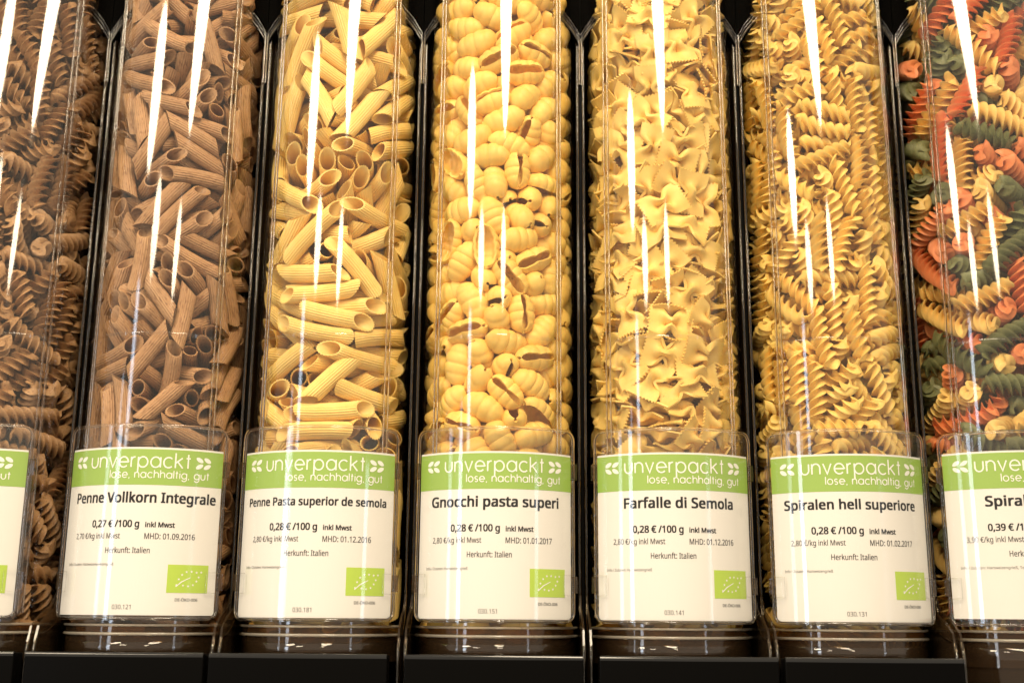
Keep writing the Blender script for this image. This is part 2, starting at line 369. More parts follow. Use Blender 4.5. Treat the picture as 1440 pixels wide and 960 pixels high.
# ------------------------------------------------------------------ the dispensers
def outline(s0, s1, z0, z1, r, d, n=10):
    pts = []
    for cs, cz, a0 in ((s1 - r, z1 - r, 0), (s0 + r, z1 - r, 90), (s0 + r, z0 + r, 180), (s1 - r, z0 + r, 270)):
        for k in range(7):
            a = math.radians(a0 + 15*k); pts.append((cs + r*math.cos(a), cz + r*math.sin(a)))
    out = []
    for i, p in enumerate(pts):
        q = pts[(i+1) % len(pts)]; L = math.dist(p, q); k = max(1, int(L/.004))
        for j in range(k): out.append(arc(p[0] + (q[0]-p[0])*j/k, p[1] + (q[1]-p[1])*j/k, d))
    return out
ZS = .188            # joint between lower and upper tube
def dispenser(i, lab, ds, base_dx, has_base=True):
    x = i*P
    t = thing('pasta_dispenser', lab, 'dispenser', (x, 0, -.13 if 0 else 0), 'clear pasta dispensers standing in a row')
    def ring(r0, r1, z0, z1): return [(r0, z0), (r1, z0), (r1, z1), (r0, z1)]
    part('lower_tube', shared('lt', lambda: mesh_of('lower_tube', *lathe_solid(ring(RI, RO, -.006, ZS)), M['tube'])), t)
    part('upper_tube', shared('ut', lambda: mesh_of('upper_tube', *lathe_solid(ring(RI + .0002, RO + .0003, ZS + .0004, .62)), M['tube'])), t)
    part('joint_ring', shared('jr', lambda: mesh_of('joint_ring', *lathe_solid([(RO + .0003, ZS - .0012), (RO + .0010, ZS - .0004), (RO + .0010, ZS + .0006), (RO + .0005, ZS + .0014)]), M['tube'])), t)
    for a in (-52.3, -48.4, 48.2, 51.9):
        def rib(a=a):
            q = math.radians(a); rr = .00085; cr = RO + .0001; V = []; Fc = []
            cx, cy = cr*math.sin(q), -cr*math.cos(q); A = [q + math.radians(v) for v in range(-88, 89, 8)]
            for z in (.0, .62): V += [(cx + rr*math.sin(v), cy - rr*math.cos(v), z) for v in A]
            n = len(A); Fc = [(k, k+1, n+k+1, n+k) for k in range(n-1)] + [(n-1, 0, n, 2*n-1), tuple(reversed(range(n))), tuple(range(n, 2*n))]
            return mesh_of('moulded_rib', V, Fc, M['bead'])
        part('moulded_rib', shared('rib%s' % a, rib), t)
    # collar and hopper
    for k, (z, r) in enumerate(((-.0072, .0009), (-.0128, .0011))):
        part('collar_ring', shared('cr%d' % k, lambda: mesh_of('collar_ring', *sweep([(.0560*math.sin(a), -.0560*math.cos(a), z) for a in np.linspace(0, 2*math.pi, 97)[:-1]], r, 8, True), M['collar'])), t)
    part('hopper_sleeve', shared('hs', lambda: mesh_of('hopper_sleeve', *lathe_solid(ring(.0549, .0555, -.030, -.0075)), M['dark_smoky'])), t)
    part('hopper_shoulder', shared('hsh', lambda: mesh_of('hopper_shoulder', *sweep([(.0490*math.sin(a), -.0490*math.cos(a), -.0215) for a in np.linspace(0, 2*math.pi, 97)[:-1]], .0075, 20, True), M['rib'])), t)
    part('hopper', shared('hp%s' % has_base, lambda: mesh_of('hopper', *lathe_solid([(.0515, -.0062), (.0548, -.0062), (.0545, -.036), (.050, -.052), (.040, -.066), (.030, -.074), (.028, -.072), (.038, -.064), (.048, -.050), (.0515, -.034)]), M['tube'] if has_base else M['dark_smoky'])), t)
    part('chute', shared('chute', lambda: mesh_of('chute', *lathe_solid([(.0512, -.0135), (.050, -.016), (.040, -.026), (.020, -.034), (.020, -.036), (.041, -.0285), (.0512, -.018)]), M['smoky'])), t)
    # side rails: clear plates with beaded front edges that step forward below the tube
    for sx in (-1, 1):
        def rail(sx=sx):
            X = sx*.0578
            prof = [(-.012, .62), (-.012, .016), (-.020, .006), (-.040, -.001), (-.052, -.008), (-.056, -.018), (-.056, -.13), (.09, -.13), (.09, .62)]
            V = [(X - .0007, y, z) for y, z in prof] + [(X + .0007, y, z) for y, z in prof]; n = len(prof)
            Fc = [tuple(range(n)), tuple(reversed(range(n, 2*n)))] + [(k, (k+1) % n + 0, (k+1) % n + n, k + n) for k in range(n)]
            return mesh_of('side_rail', V, Fc, M['smoky'], False)
        r_ = part('side_rail', shared('rail%d' % sx, rail), t)
        def bead(sx=sx):
            X = sx*.0578
            pts = [(X, -.0125, z) for z in (.62, .4, .2, .05, .022)] + [(X, -.0125 - .0405*(1 - math.cos(q)) - .003*0, .016 - .030*math.sin(q)) for q in np.linspace(0, math.pi/2, 10)] + [(X, -.0565, -.022), (X, -.0565, -.13)]
            return mesh_of('rail_edge', *sweep(pts, .0009, 10), M['bead'])
        part('rail_edge', shared('bead%d' % sx, bead), r_)
        # gusset under the lid
        def gus(sx=sx):
            X = sx*P/2*.995; V = []; pr = [(0, .425), (-.006, .437), (-.019, .452), (-.024, .475), (-.024, .62), (0, .62)]
            V = [(X + sx*a, -.016, z) for a, z in pr] + [(X + sx*a, -.002, z) for a, z in pr]; n = len(pr)
            Fc = [tuple(range(n)), tuple(reversed(range(n, 2*n)))] + [(k, (k+1) % n, (k+1) % n + n, k + n) for k in range(n)]
            return mesh_of('lid_gusset', V, Fc, M['matt_black'], False)
        g = part('lid_gusset', shared('gus%d' % sx, gus), t)
        for k, off in enumerate((0, .0035, .007)):
            def gb(sx=sx, off=off):
                X = sx*P/2*.985
                return mesh_of('gusset_bead', *sweep([(X, -.0175, .40 - off), (X, -.0175, .428 + off), (X - sx*.006, -.019, .438 + off), (X - sx*.016, -.021, .450 + off), (X - sx*.023, -.021, .472 + off)], .00055, 8), M['bead'])
            part('gusset_bead', shared('gb%d%d' % (sx, k), gb), g)
    if has_base:
        b = box('front_block', base_dx - .0567, base_dx + .0567, -.072, -.0575, -.124, -.0246, M['black'], t, .0012)
        part('top_edge', mesh_of('top_edge', *sweep([(base_dx - .0562, -.0706, -.0254), (base_dx, -.0708, -.0254), (base_dx + .0562, -.0706, -.0254)], .0018, 12), M['gloss_black']), b)
    # label holder
    h = bpy.data.objects.new('label_holder', None)
    mm = .001
    sh = arc_grid('label_holder', (-59 + ds)*mm, (58 + ds)*mm, -.003, .1238, .0008, M['sheet'], t, .0012, .0065)
    part('holder_rim', mesh_of('holder_rim', *sweep(outline((-59 + ds)*mm, (58 + ds)*mm, -.0030, .1238, .0065, .0014), .00105, 8, True), M['bead']), sh)
    for sg in (-1, 1):
        se = (58.7 if sg > 0 else -59.7)*mm + ds*mm
        for zc in (.0965, .021):
            p = [arc(se, zc - .0055, .0014), arc(se, zc + .0055, .0014)]
            part('holder_clip', mesh_of('holder_clip', *sweep([p[0], ((p[0][0]+p[1][0])/2, p[0][1], zc), p[1]], .0017, 4, False, 1.3), M['smoky'], False), sh)
        s_in = (48.5 if sg > 0 else -49.5)*mm + ds*mm
        path = [arc(se, .0275, .0022), arc((se*.6 + s_in*.4), .0272, .0022), arc(s_in, .0270, .0022), arc(s_in, .020, .0022), arc(s_in, .0140, .0022), arc((se*.6 + s_in*.4), .0138, .0022), arc(se, .0136, .0022)]
        part('holder_tab', mesh_of('holder_tab', *sweep(path, .00022, 6), M['bead']), sh)
    bpy.data.objects.remove(h)
    return t
BINS = [
 (-3, 'wf', 'clear bin of brown wholewheat spirals, cut off by the left edge', -12.5, 0, True),
 (-2, 'wp', 'clear bin filled with brown wholewheat penne tubes', 1.5, 0, True),
 (-1, 'pe', 'clear bin filled with pale yellow penne, next to the brown penne', -1, -.004, True),
 (0, 'gn', 'clear bin filled with rounded yellow pasta shells, in the middle', -.5, 0, True),
 (1, 'fa', 'clear bin filled with yellow bow tie pasta', .5, .003, True),
 (2, 'sp', 'clear bin filled with plain yellow spirals only', -1, 0, True),
 (3, 'tr', 'clear bin of red, green and yellow spirals, cut off by the right edge', -3.5, 0, False),
]
for i, k, lab, ds, bdx, hb in BINS: dispenser(i, lab, ds, bdx, hb)
gr = 'Hartweizengrieß'
CARDS = [
 (-3, -12.5, 0, 'price card cut off by the left edge, in front of the brown spirals', 'Spiralen Vollkorn', -46, 30, 6.6, '0,27 € /100 g', '2,70 €/kg inkl Mwst', 'MHD: 01.09.2016', 'Info / Zutaten: Hartweizenvollkorngrieß', -12, '030.111'),
 (-2, 1.5, 1, 'price card reading Penne Vollkorn Integrale', 'Penne Vollkorn Integrale', -47.5, 52.8, 6.9, '0,27 € /100 g', '2,70 €/kg inkl Mwst', 'MHD: 01.09.2016', 'Info / Zutaten: Hartweizenvollkorngrieß', -12, '030.121'),
 (-1, -1, 0, 'price card reading Penne Pasta superior de semola', 'Penne Pasta superior de semola', -50.5, 50.4, 5.6, '0,28 € /100 g', '2,80 €/kg inkl Mwst', 'MHD: 01.12.2016', 'Info / Zutaten: '+gr, -18, '030.181'),
 (0, -.5, 0, 'price card reading Gnocchi pasta superi', 'Gnocchi pasta superi', -46.2, 45.2, 7.0, '0,28 € /100 g', '2,80 €/kg inkl Mwst', 'MHD: 01.01.2017', 'Info / Zutaten: '+gr, -18, '030.151'),
 (1, .5, 0, 'price card reading Farfalle di Semola', 'Farfalle di Semola', -36.5, 40.4, 7.0, '0,28 € /100 g', '2,80 €/kg inkl Mwst', 'MHD: 01.12.2016', 'Info / Zutaten: '+gr, -18, '030.141'),
 (2, -1, 0, 'price card reading Spiralen hell superiore', 'Spiralen hell superiore', -48.5, 45, 6.6, '0,28 € /100 g', '2,80 €/kg inkl Mwst', 'MHD: 01.02.2017', 'Info / Zutaten: '+gr, -18, '030.131'),
 (3, -3.5, 3.2, 'price card with 0,39 euro price, cut off by the right edge', 'Spiralen bunt', -31, 31, 7.0, '0,39 € /100 g', '3,90 €/kg inkl Mwst', 'MHD: 01.02.2017', 'Info / Zutaten: '+gr+', Tomate, Spinat', 4, '030.171'),
]
for a in CARDS: price_card(a[0]*P, *a[1:])
for j in range(-4, 4):
    o = box('divider_post', -.0014, .0014, -.010, .094, -.124, .62, M['black'], None, .0006)
    o.location.x = (j + .5)*P
    o['category'] = 'post'; o['group'] = 'black posts between the dispensers'
    o['label'] = ['black post at the far left beyond the brown spirals', 'thin black post between brown spirals and brown penne', 'thin black post between brown penne and pale penne', 'thin black post between pale penne and shells', 'thin black post between shells and bow ties', 'thin black post between bow ties and yellow spirals', 'thin black post between yellow spirals and tricolour spirals', 'black post at the far right beyond the tricolour spirals'][j + 4]

# ------------------------------------------------------------------ the pasta
# ---- pasta piece shapes (metres); each returns verts, faces
def tube_faces(nr, ns, closed=True):
    f = []
    for i in range(nr - 1):
        for j in range(ns if closed else ns - 1):
            k = (j + 1) % ns
            f.append((i*ns + j, i*ns + k, (i+1)*ns + k, (i+1)*ns + j))
    return f

def penne_shape(L, r, wall, cut, bend, ridges=22, squash=1.0):
    ns = ridges*3; N = 5
    V = []; F = []
    def ring(u, rad, rid):
        out = []
        for j in range(ns):
            a = 2*math.pi*j/ns
            q = rad*(1 - (rid if j % 3 == 2 else 0))
            x, y = q*math.cos(a), q*math.sin(a)*squash
            z = u*(L/2) + cut*x*(1 if abs(u) > .99 else abs(u))
            y += bend*((z/(L/2))**2 - .4)
            out.append((x, y, z))
        return out
    us = [-1 + 2*i/(N-1) for i in range(N)]
    for u in us: V += ring(u, r, .085)
    for u in reversed(us): V += ring(u, r - wall, 0)
    n = 2*N
    F = tube_faces(n, ns)
    F += [((n-1)*ns + j, (n-1)*ns + (j+1) % ns, (j+1) % ns, j) for j in range(ns)]
    return V, F

def spiral_shape(L, R, turns, arms=3, thick=.13, curl=.55, bend=.0, rings=40, seed=0):
    rnd = random.Random(seed); V = []; F = []
    prof = []
    for a in range(arms):
        a0 = 2*math.pi*a/arms
        # notch, side, near-tip, tip, near-tip, side
        for (rad, off, cu) in ((.27, -math.pi/arms, 0), (.60, -thick/.60*1.05, .45), (.92, -thick/.92*.92, .90), (1.0, 0, 1.0), (.92, thick/.92*.92, .90), (.60, thick/.60*1.05, .45)):
            prof.append((rad*R, a0 + off + curl*cu*rad))
    m = len(prof); p1 = rnd.random()*6; p2 = rnd.random()*6
    for i in range(rings):
        u = i/(rings-1); tw = turns*2*math.pi*u
        fl = 1 - .10*max(0, 1 - min(u, 1-u)/.07)
        fl *= 1 + .05*math.sin(9*u + p1)
        cx = bend*(4*(u-.5)**2 - .33) ; cy = .05*R*math.sin(5*u + p2)
        for k, (rad, a) in enumerate(prof):
            # every arm's cut end sits at a slightly different length
            arm = k // 6
            e = (rad/R)*.07*L*math.sin(arm*2.1 + p1)*max(0, 1 - min(u, 1-u)/.1)
            V.append((cx + fl*rad*math.cos(a + tw), cy + fl*rad*math.sin(a + tw), (u-.5)*L + (e if u > .5 else -e)))
    F = tube_faces(rings, m)
    for b, rev in ((0, True), ((rings-1)*m, False)):
        c = len(V); V.append(tuple(sum(V[b + k][q] for k in range(m))/m for q in range(3)))
        for k in range(m):
            t = (b + k, b + (k+1) % m, c)
            F.append(t[::-1] if rev else t)
    return V, F

def sheet_solid(P, nu, nv, th):
    """P: nu*nv points; closes it into a solid of thickness th"""
    A = np.array(P).reshape(nu, nv, 3)
    du = np.gradient(A, axis=0); dv = np.gradient(A, axis=1)
    n = np.cross(du, dv); n /= np.maximum(np.linalg.norm(n, axis=2, keepdims=True), 1e-9)
    t = th if np.isscalar(th) else th[:, :, None]
    V = np.concatenate([(A + n*t/2).reshape(-1, 3), (A - n*t/2).reshape(-1, 3)])
    F = []; o = nu*nv
    for i in range(nu-1):
        for j in range(nv-1):
            a, b, c, d = i*nv+j, i*nv+j+1, (i+1)*nv+j+1, (i+1)*nv+j
            F.append((a, d, c, b)); F.append((o+a, o+b, o+c, o+d))
    for i in range(nu-1):
        for j in (0, nv-1):
            a, b = i*nv+j, (i+1)*nv+j
            F.append((a, b, o+b, o+a) if j else (b, a, o+a, o+b))
    for j in range(nv-1):
        for i in (0, nu-1):
            a, b = i*nv+j, i*nv+j+1
            F.append((b, a, o+a, o+b) if i else (a, b, o+b, o+a))
    return [tuple(p) for p in V], F

def bow_shape(L, W, seed=0, th=.0013):
    rnd = random.Random(seed); nu, nv = 17, 21; P = []
    k1, k2, k3, k4 = [rnd.uniform(-1, 1) for _ in range(4)]
    T = np.zeros((nu, nv))
    for i in range(nu):
        u = -1 + 2*i/(nu-1); au = abs(u)
        pin = math.exp(-(au/.27)**2)
        width = W/2*(.93 + .07*au**2)*(1 - .72*pin)
        for j in range(nv):
            v = -1 + 2*j/(nv-1)
            x = u*L/2*(1 - .10*v*v*(1-au))
            if i in (0, nu-1):
                x *= 1.0 + (.045 if j % 2 == 0 else -.045)
                if j in (0, nv-1): x *= .97
            y = v*width
            z = pin*.0042*math.cos(v*math.pi*1.5)*(1.15) + .0016*pin*(1-abs(v))
            z += .0011*math.exp(-(au/.6)**2)*math.cos(v*5.2 + k4)
            z += au**2*(.0034*k1*v + .0026*k2*(v*v-.3) + .0022*k3) + .0015*au*k2*u
            P.append((x, y, z)); T[i, j] = th*(1 + .9*pin)
    return sheet_solid(P, nu, nv, T)

def shell_shape(L, W, D, lobes=4, seed=0, th=.0017, arc=2.15):
    rnd = random.Random(seed); nu, nv = 31, 17; P = []
    k1, k2 = rnd.uniform(-1, 1), rnd.uniform(-1, 1)
    for i in range(nu):
        t = -1 + 2*i/(nu-1)
        env = (1 - abs(t)**2.6)**.55 if abs(t) < 1 else 0
        env = .12 + .88*env
        lob = 1 - .10*(1 - abs(math.sin((t + 1)/2*math.pi*lobes)))**1.3*env
        x = t*L/2
        am = arc*(1 - .12*abs(t)) + .12*k1*t
        for j in range(nv):
            s = -am + 2*am*j/(nv-1)
            e = abs(s)/am
            ro = env*lob*(1 - .20*max(0, e-.55)/.45*(1 + .5*k2))
            y = W/2*ro*math.sin(s)
            z = D*.55*ro*math.cos(s)
            xx = x*(1 - .10*e*e) + .0008*k2*math.cos(s)
            P.append((xx, y, z - .10*D*(t*t)))
    return sheet_solid(P, nu, nv, th)

KINDS = {
 # name: list of (verts, faces) variants
}
def build_kinds():
    K = {}
    K['wp'] = [penne_shape(.0385+d, .0058, .0011, c, b, 20, q) for d, c, b, q in ((0, .95, .0010, 1), (.003, .9, -.0012, .95), (-.004, 1.05, .0004, .93), (.001, .85, .0018, .97))]
    K['pe'] = [penne_shape(.0425+d, .0066, .0011, c, b, 22, q) for d, c, b, q in ((0, .95, .0010, .96), (.004, 1.0, -.0014, .92), (-.004, 1.1, .0005, .97), (.002, .9, .0020, .9))]
    K['gn'] = [shell_shape(.0295+d, .0180+e, .0180, lo, s, arc=a) for d, e, lo, s, a in ((0, 0, 4, 1, 2.9), (.002, .001, 5, 2, 2.75), (-.002, 0, 4, 3, 3.0), (.001, -.001, 4, 4, 2.85), (.003, .003, 5, 6, 1.75))]
    K['fa'] = [bow_shape(.0312+d, .0240+e, s) for d, e, s in ((0, 0, 1), (.001, -.001, 2), (-.0015, .001, 3), (0, .0015, 4), (.001, 0, 5), (0, 0, 6))]
    K['sp'] = [spiral_shape(.0375+d, .0065, t, 3, .185, .5, b, 40, s) for d, t, b, s in ((0, 1.9, .001, 1), (.004, 2.2, -.002, 2), (-.005, 1.6, .0015, 3), (.002, 2.0, .003, 4))]
    K['wf'] = [spiral_shape(.0395+d, .0071, t, 3, .165, .45, b, 42, s) for d, t, b, s in ((0, 2.2, .001, 5), (.004, 2.5, -.002, 6), (-.006, 1.9, .0015, 7), (.002, 2.3, .003, 8))]
    K['tr'] = [spiral_shape(.0455+d, .0078, t, 3, .18, .5, b, 48, s) for d, t, b, s in ((0, 2.6, .001, 9), (.004, 2.8, -.002, 10), (-.006, 2.3, .0015, 11), (.002, 2.6, .003, 12))]
    return K

INFO = {
 'wf': ('wholewheat_spiral', 'brown wholewheat spiral behind the clear wall of the leftmost bin', 'brown spirals in the leftmost bin'),
 'wp': ('wholewheat_penne', 'brown ridged penne tube in the bin of wholewheat penne', 'wholewheat penne in their bin'),
 'pe': ('penne', 'pale yellow ridged penne tube cut slantwise at both ends', 'pale penne in their bin'),
 'gn': ('pasta_shell', 'plump yellow ribbed shell curled over its hollow, in the middle bin', 'shells in the middle bin'),
 'fa': ('bow_tie_pasta', 'yellow bow tie pinched in the middle with zigzag ends', 'bow ties in their bin'),
 'sp': ('pasta_spiral', 'plain yellow spiral in the bin holding only yellow spirals', 'yellow spirals in their own bin'),
 'tr_y': ('plain_spiral', 'yellow spiral among red and green ones in the rightmost bin', 'yellow spirals of the tricolour mix'),
 'tr_r': ('tomato_spiral', 'orange red spiral in the rightmost bin', 'red spirals of the tricolour mix'),
 'tr_g': ('spinach_spiral', 'dark green spiral in the rightmost bin', 'green spirals of the tricolour mix'),
}
HEAPS = [
(-3, 'wf', 153, [
1,460,-24,0,190,212,-758, 1,119,-289,-105,138,666,624, 0,355,-281,-114,535,463,-696, 2,362,281,-113,437,-550,712, 3,344,-137,1,216,-103,449, 0,106,-113,-115,682,-201,-378,
1,298,205,-10,425,-717,500, 3,210,-376,0,471,-597,-94, 0,452,101,837,286,879,-333, 1,222,-259,113,250,379,-567, 2,305,-343,360,-506,-527,682, 2,407,218,80,683,-574,412,
3,415,157,387,926,-90,161, 2,265,-70,109,120,294,-941, 3,386,154,205,244,-860,432, 1,361,-280,670,249,-255,93, 2,189,-419,488,-544,-507,634, 0,354,-173,267,-283,-603,670,
0,363,-23,336,426,-35,717, 0,265,-126,371,-78,399,-801, 2,167,-425,686,132,-435,79, 1,54,-369,578,-141,-638,532, 0,457,-85,617,93,-295,851, 0,390,104,555,363,-894,83,
3,103,-148,513,626,22,-611, 1,265,-178,628,390,-252,-89, 3,430,157,1886,357,849,-276, 0,325,-303,914,-796,20,-400, 1,224,40,575,398,330,539, 1,18,294,644,688,-436,354,
0,336,137,768,647,386,-563, 0,284,-177,809,520,277,-740, 1,390,-222,1168,633,-28,-380, 1,457,35,969,-352,103,335, 0,343,-106,946,-106,413,-904, 0,199,61,950,656,244,713,
3,134,-305,989,-682,372,-173, 3,370,38,1938,-2,332,-269, 0,302,-19,1064,363,-820,49, 1,262,149,1076,-713,99,-385, 2,225,-384,1085,402,-465,-145, 0,116,-213,1092,-817,0,574,
1,46,-254,1206,-524,-537,-53, 3,460,24,1404,39,248,-951, 3,314,-145,1262,538,-415,-135, 3,36,-35,1231,427,-14,198, 1,339,-290,1337,732,-52,-426, 1,291,116,1204,588,-303,-293,
1,356,-99,1432,373,-198,777, 2,112,-440,1398,699,-586,-246, 0,188,-422,1646,78,399,509, 0,273,-223,1441,-41,480,-746, 2,345,310,1384,728,-622,281, 2,73,-303,1359,163,-821,-88,
0,325,105,1428,605,-54,-605, 3,215,-306,1584,-435,-764,301, 0,82,-358,1712,-878,274,301, 1,300,-320,1862,-264,-380,870, 0,337,-146,1620,-688,-543,415, 0,372,-56,1796,-158,-923,22,
3,399,150,1686,2,-517,-851, 1,153,-160,1658,550,-683,-355, 1,370,234,1579,-341,428,830, 2,232,-406,2202,163,52,-937, 3,405,-134,2023,200,105,972, 3,93,-173,1789,660,-180,550,
1,30,-298,1912,-129,669,-730, 1,390,-247,2128,-155,-25,-751, 1,-32,-446,2054,600,-378,-636, 0,236,-135,2002,70,-471,879, 0,264,-277,2279,-287,-857,104, 3,4,32,2055,-127,686,-391,
2,128,-287,2014,164,-247,42, 0,375,-69,2265,837,-154,-308, 0,449,-58,2453,-409,-603,-605, 1,-40,-430,2188,-258,-647,224, 1,189,-70,2187,242,-799,280, 1,409,178,2305,-203,342,907,
1,-1,-467,2638,-2,-26,-27, 1,26,-300,2272,486,243,-202, 1,134,-182,2365,613,123,-721, 1,337,153,2478,6,443,882, 1,211,-300,2443,594,319,-665, 2,434,-147,2660,330,-756,408,
3,124,-325,2586,-769,-422,-206, 3,251,-29,2486,-583,-637,116, 2,-11,-136,2474,123,-651,340, 3,-151,-337,2527,605,-348,-595, 3,25,-462,2996,-284,-59,945, 2,265,-244,2573,-646,176,487,
1,294,52,2611,-398,-453,683, 1,119,-250,2706,-287,838,461, 1,298,-228,2720,-757,-231,-196, 1,-101,-200,2624,-420,688,579, 2,-77,122,2683,442,-525,341, 3,277,-373,3045,909,405,-92,
2,465,25,2925,-142,-134,-699, 2,-17,-153,2731,-16,-545,825, 1,96,-189,2826,-82,-544,812, 0,299,107,2845,799,-217,269, 2,-11,-89,2849,505,177,-484, 2,238,-120,2873,-430,-432,-534,
3,373,-101,2902,850,-353,265, 1,382,-264,3057,931,354,-68, 3,353,-117,3101,-604,-670,378, 0,68,-306,3030,851,264,454, 2,176,-76,3108,595,-537,-58, 1,318,94,3222,432,268,380,
3,142,-335,3145,562,-359,32, 3,-89,-82,3149,-759,33,423, 2,370,-119,3285,-443,189,-872, 2,-53,-454,3565,159,604,128, 0,155,-343,3282,-757,-1,627, 1,344,-37,3392,408,-176,896,
0,67,-455,3324,-688,-562,387, 1,348,-222,3404,-901,-347,254, 0,110,-58,3220,629,67,-42, 1,-86,-353,3327,275,-873,-400, 2,309,-317,3524,5,241,358, 2,144,-195,3376,614,-242,-327,
1,244,-109,3509,614,427,-582, 1,-19,-338,3494,-664,-278,558, 0,355,-115,3607,-48,-662,586, 0,-113,-327,3641,436,-343,365, 2,214,-405,3724,41,-52,608, 2,12,-419,3734,-157,-417,709,
3,451,-86,3800,-106,-371,-917, 0,280,-373,4020,158,-79,-450, 3,8,-95,3630,334,-593,-642, 1,385,-225,3845,300,-868,252, 3,-109,-237,3769,215,-445,-408, 1,114,-325,3816,339,386,-853,
1,-15,-283,3877,135,-535,543, 0,221,-198,3883,-340,-403,845, 2,130,-442,4039,221,-84,-740, 0,192,-424,4365,74,176,658, 2,382,-24,4009,711,-424,-131, 1,-4,-466,4404,7,-110,-79,
1,251,-214,4036,603,-337,-670, 2,276,-61,4108,277,460,-585, 1,-82,-403,4112,357,-120,-786, 2,126,-280,4150,579,184,756, 2,-146,-408,4423,-197,-184,900, 3,382,28,4208,-229,-495,836,
3,342,-307,4279,76,0,-639, 3,63,-183,4244,691,-286,-555, 2,83,-319,4271,-572,-576,496, 0,-174,-269,4332,-334,-692,590, 2,-64,-284,4450,-301,-320,131, 3,262,-8,4480,276,-638,412,
0,118,-314,4460,372,292,-656, 0,154,-224,4583,-740,-316,563, 3,414,-207,4619,-12,111,855, 1,-428,44,-113,-668,-216,-283, 0,-433,127,19,-568,387,216, 0,-314,-140,-115,-259,659,381,
2,-205,-411,-113,-712,-57,610, 3,147,312,-112,13,712,-635, 0,-288,98,-61,184,804,554, 1,-110,-122,-114,128,705,568, 3,-310,-323,19,-445,-582,-77, 3,-50,-385,17,-933,-121,146,
0,-445,-61,143,-662,-223,-135, 1,-125,-106,18,-679,198,-472, 1,102,-316,84,175,425,-680, 0,-98,-460,337,4,-5,-775, 3,147,157,7,632,-391,341, 2,-149,180,26,-656,306,-690,
3,-364,-279,539,-875,360,287, 3,233,243,138,119,778,-567, 3,-154,-321,127,274,-349,147, 0,90,-345,268,315,431,-817, 1,-229,-197,155,-68,-688,546, 2,11,-221,154,470,328,-613,
1,-214,44,182,-683,451,-472, 3,-425,-136,278,-514,-463,-298, 0,-103,-326,417,416,908,28, 2,-229,-406,451,-64,76,-973, 0,174,111,220,388,728,-534, 2,-275,-375,1065,212,47,680,
1,-150,-47,267,420,601,620, 3,-144,238,315,328,529,766, 3,123,-171,341,-886,215,330, 0,-199,45,368,-668,-275,-677, 0,-181,-220,321,513,86,-811, 1,286,364,450,124,163,50,
2,24,-260,401,557,321,-16, 2,-457,23,428,-643,-363,-372, 0,-176,-94,406,-351,-539,669, 0,-401,-19,550,61,779,611, 1,187,62,371,630,-8,-524, 2,157,255,559,-80,-913,329,
2,-191,-198,552,291,-209,-715, 0,-130,-19,519,571,382,495, 0,-331,-75,675,50,-581,-42, 3,-5,-337,704,571,-185,-121, 1,-300,331,690,122,642,587, 3,-98,147,660,-696,125,307,
1,-130,-279,671,-344,751,335, 0,-33,-190,793,-843,64,389, 3,-295,65,708,570,-595,-450, 1,-334,-310,776,292,-843,-415, 1,112,70,676,627,-481,306, 0,-3,-396,868,-657,-413,341,
2,65,-81,790,785,283,396, 3,-396,208,808,-630,-208,-540, 0,-346,-181,870,-394,-645,-45, 2,-250,-124,786,-519,-365,-62, 1,-115,-190,914,451,314,-266, 0,-304,-97,966,-692,419,529,
0,43,-106,935,491,-235,-833, 1,-435,-160,1132,-177,-945,-235, 3,-462,37,1558,-911,-322,-115, 0,-390,231,952,-447,490,203, 3,-277,230,1050,355,-304,-705, 0,-48,-461,1089,-920,-186,328,
1,146,251,1048,-635,116,-451, 1,-106,-330,1173,77,457,-820, 3,-319,42,1058,52,-626,-434, 2,239,255,1183,722,-207,-350, 1,-307,-248,1113,-663,-673,179, 2,133,-80,1117,-123,-800,12,
2,-266,-40,1181,664,589,-423, 0,-23,-468,1705,-9,3,-869, 1,-438,119,1259,-108,478,752, 1,-169,-404,1366,-494,-693,127, 1,-94,21,1273,124,784,607, 2,-388,-76,1301,-97,-568,-431,
1,-427,-185,1652,-158,71,715, 1,84,293,1288,770,95,-86, 0,-294,-213,1383,-453,612,-487, 0,-231,148,1342,444,-524,-87, 0,-338,-55,1430,-131,-560,322, 3,222,272,1330,361,-618,601,
0,-178,-152,1473,-534,-74,811, 0,39,46,1371,-436,-464,304, 1,-28,-40,1468,-579,-267,495, 2,-189,-240,1584,-334,589,-149, 0,-162,-307,1472,-671,-302,666, 2,96,66,1543,-329,-624,-420,
1,-108,-351,1648,-412,-842,337, 2,-377,87,1698,-599,457,622, 0,233,133,1590,-668,-78,130, 3,-184,-324,1830,-918,166,159, 2,-246,-386,1709,-435,-681,-7, 3,-451,59,1870,-834,70,-25,
2,-316,-343,1917,-255,-961,-69, 1,-189,-49,1768,711,-239,-333, 2,-105,-168,1804,248,21,-625, 3,-316,-74,1873,70,774,629, 3,133,56,1819,757,-70,306, 3,-430,-152,2137,494,-53,367,
1,-229,-176,2033,-436,-820,-369, 0,-338,-37,1998,-449,629,432, 1,-40,33,1917,-563,-447,336, 0,345,63,2114,611,-422,178, 2,-62,-206,2021,-630,73,-276, 1,-136,-160,2141,-148,-730,-552,
2,-235,-259,2268,404,-581,278, 0,-342,-14,2152,-369,-704,-308, 2,-121,-383,2351,-881,-347,-159, 3,-447,-117,2374,-953,218,87, 2,-200,-422,3158,-24,14,-184, 3,-304,-130,2323,-742,-125,-381,
0,-448,-40,2863,649,202,-154, 1,-462,33,2374,-72,-973,-220, 2,36,-92,2326,-333,-562,672, 0,-336,136,2392,-292,-328,611, 1,-219,-215,2415,-632,112,-4, 3,-327,162,2558,568,-100,-478,
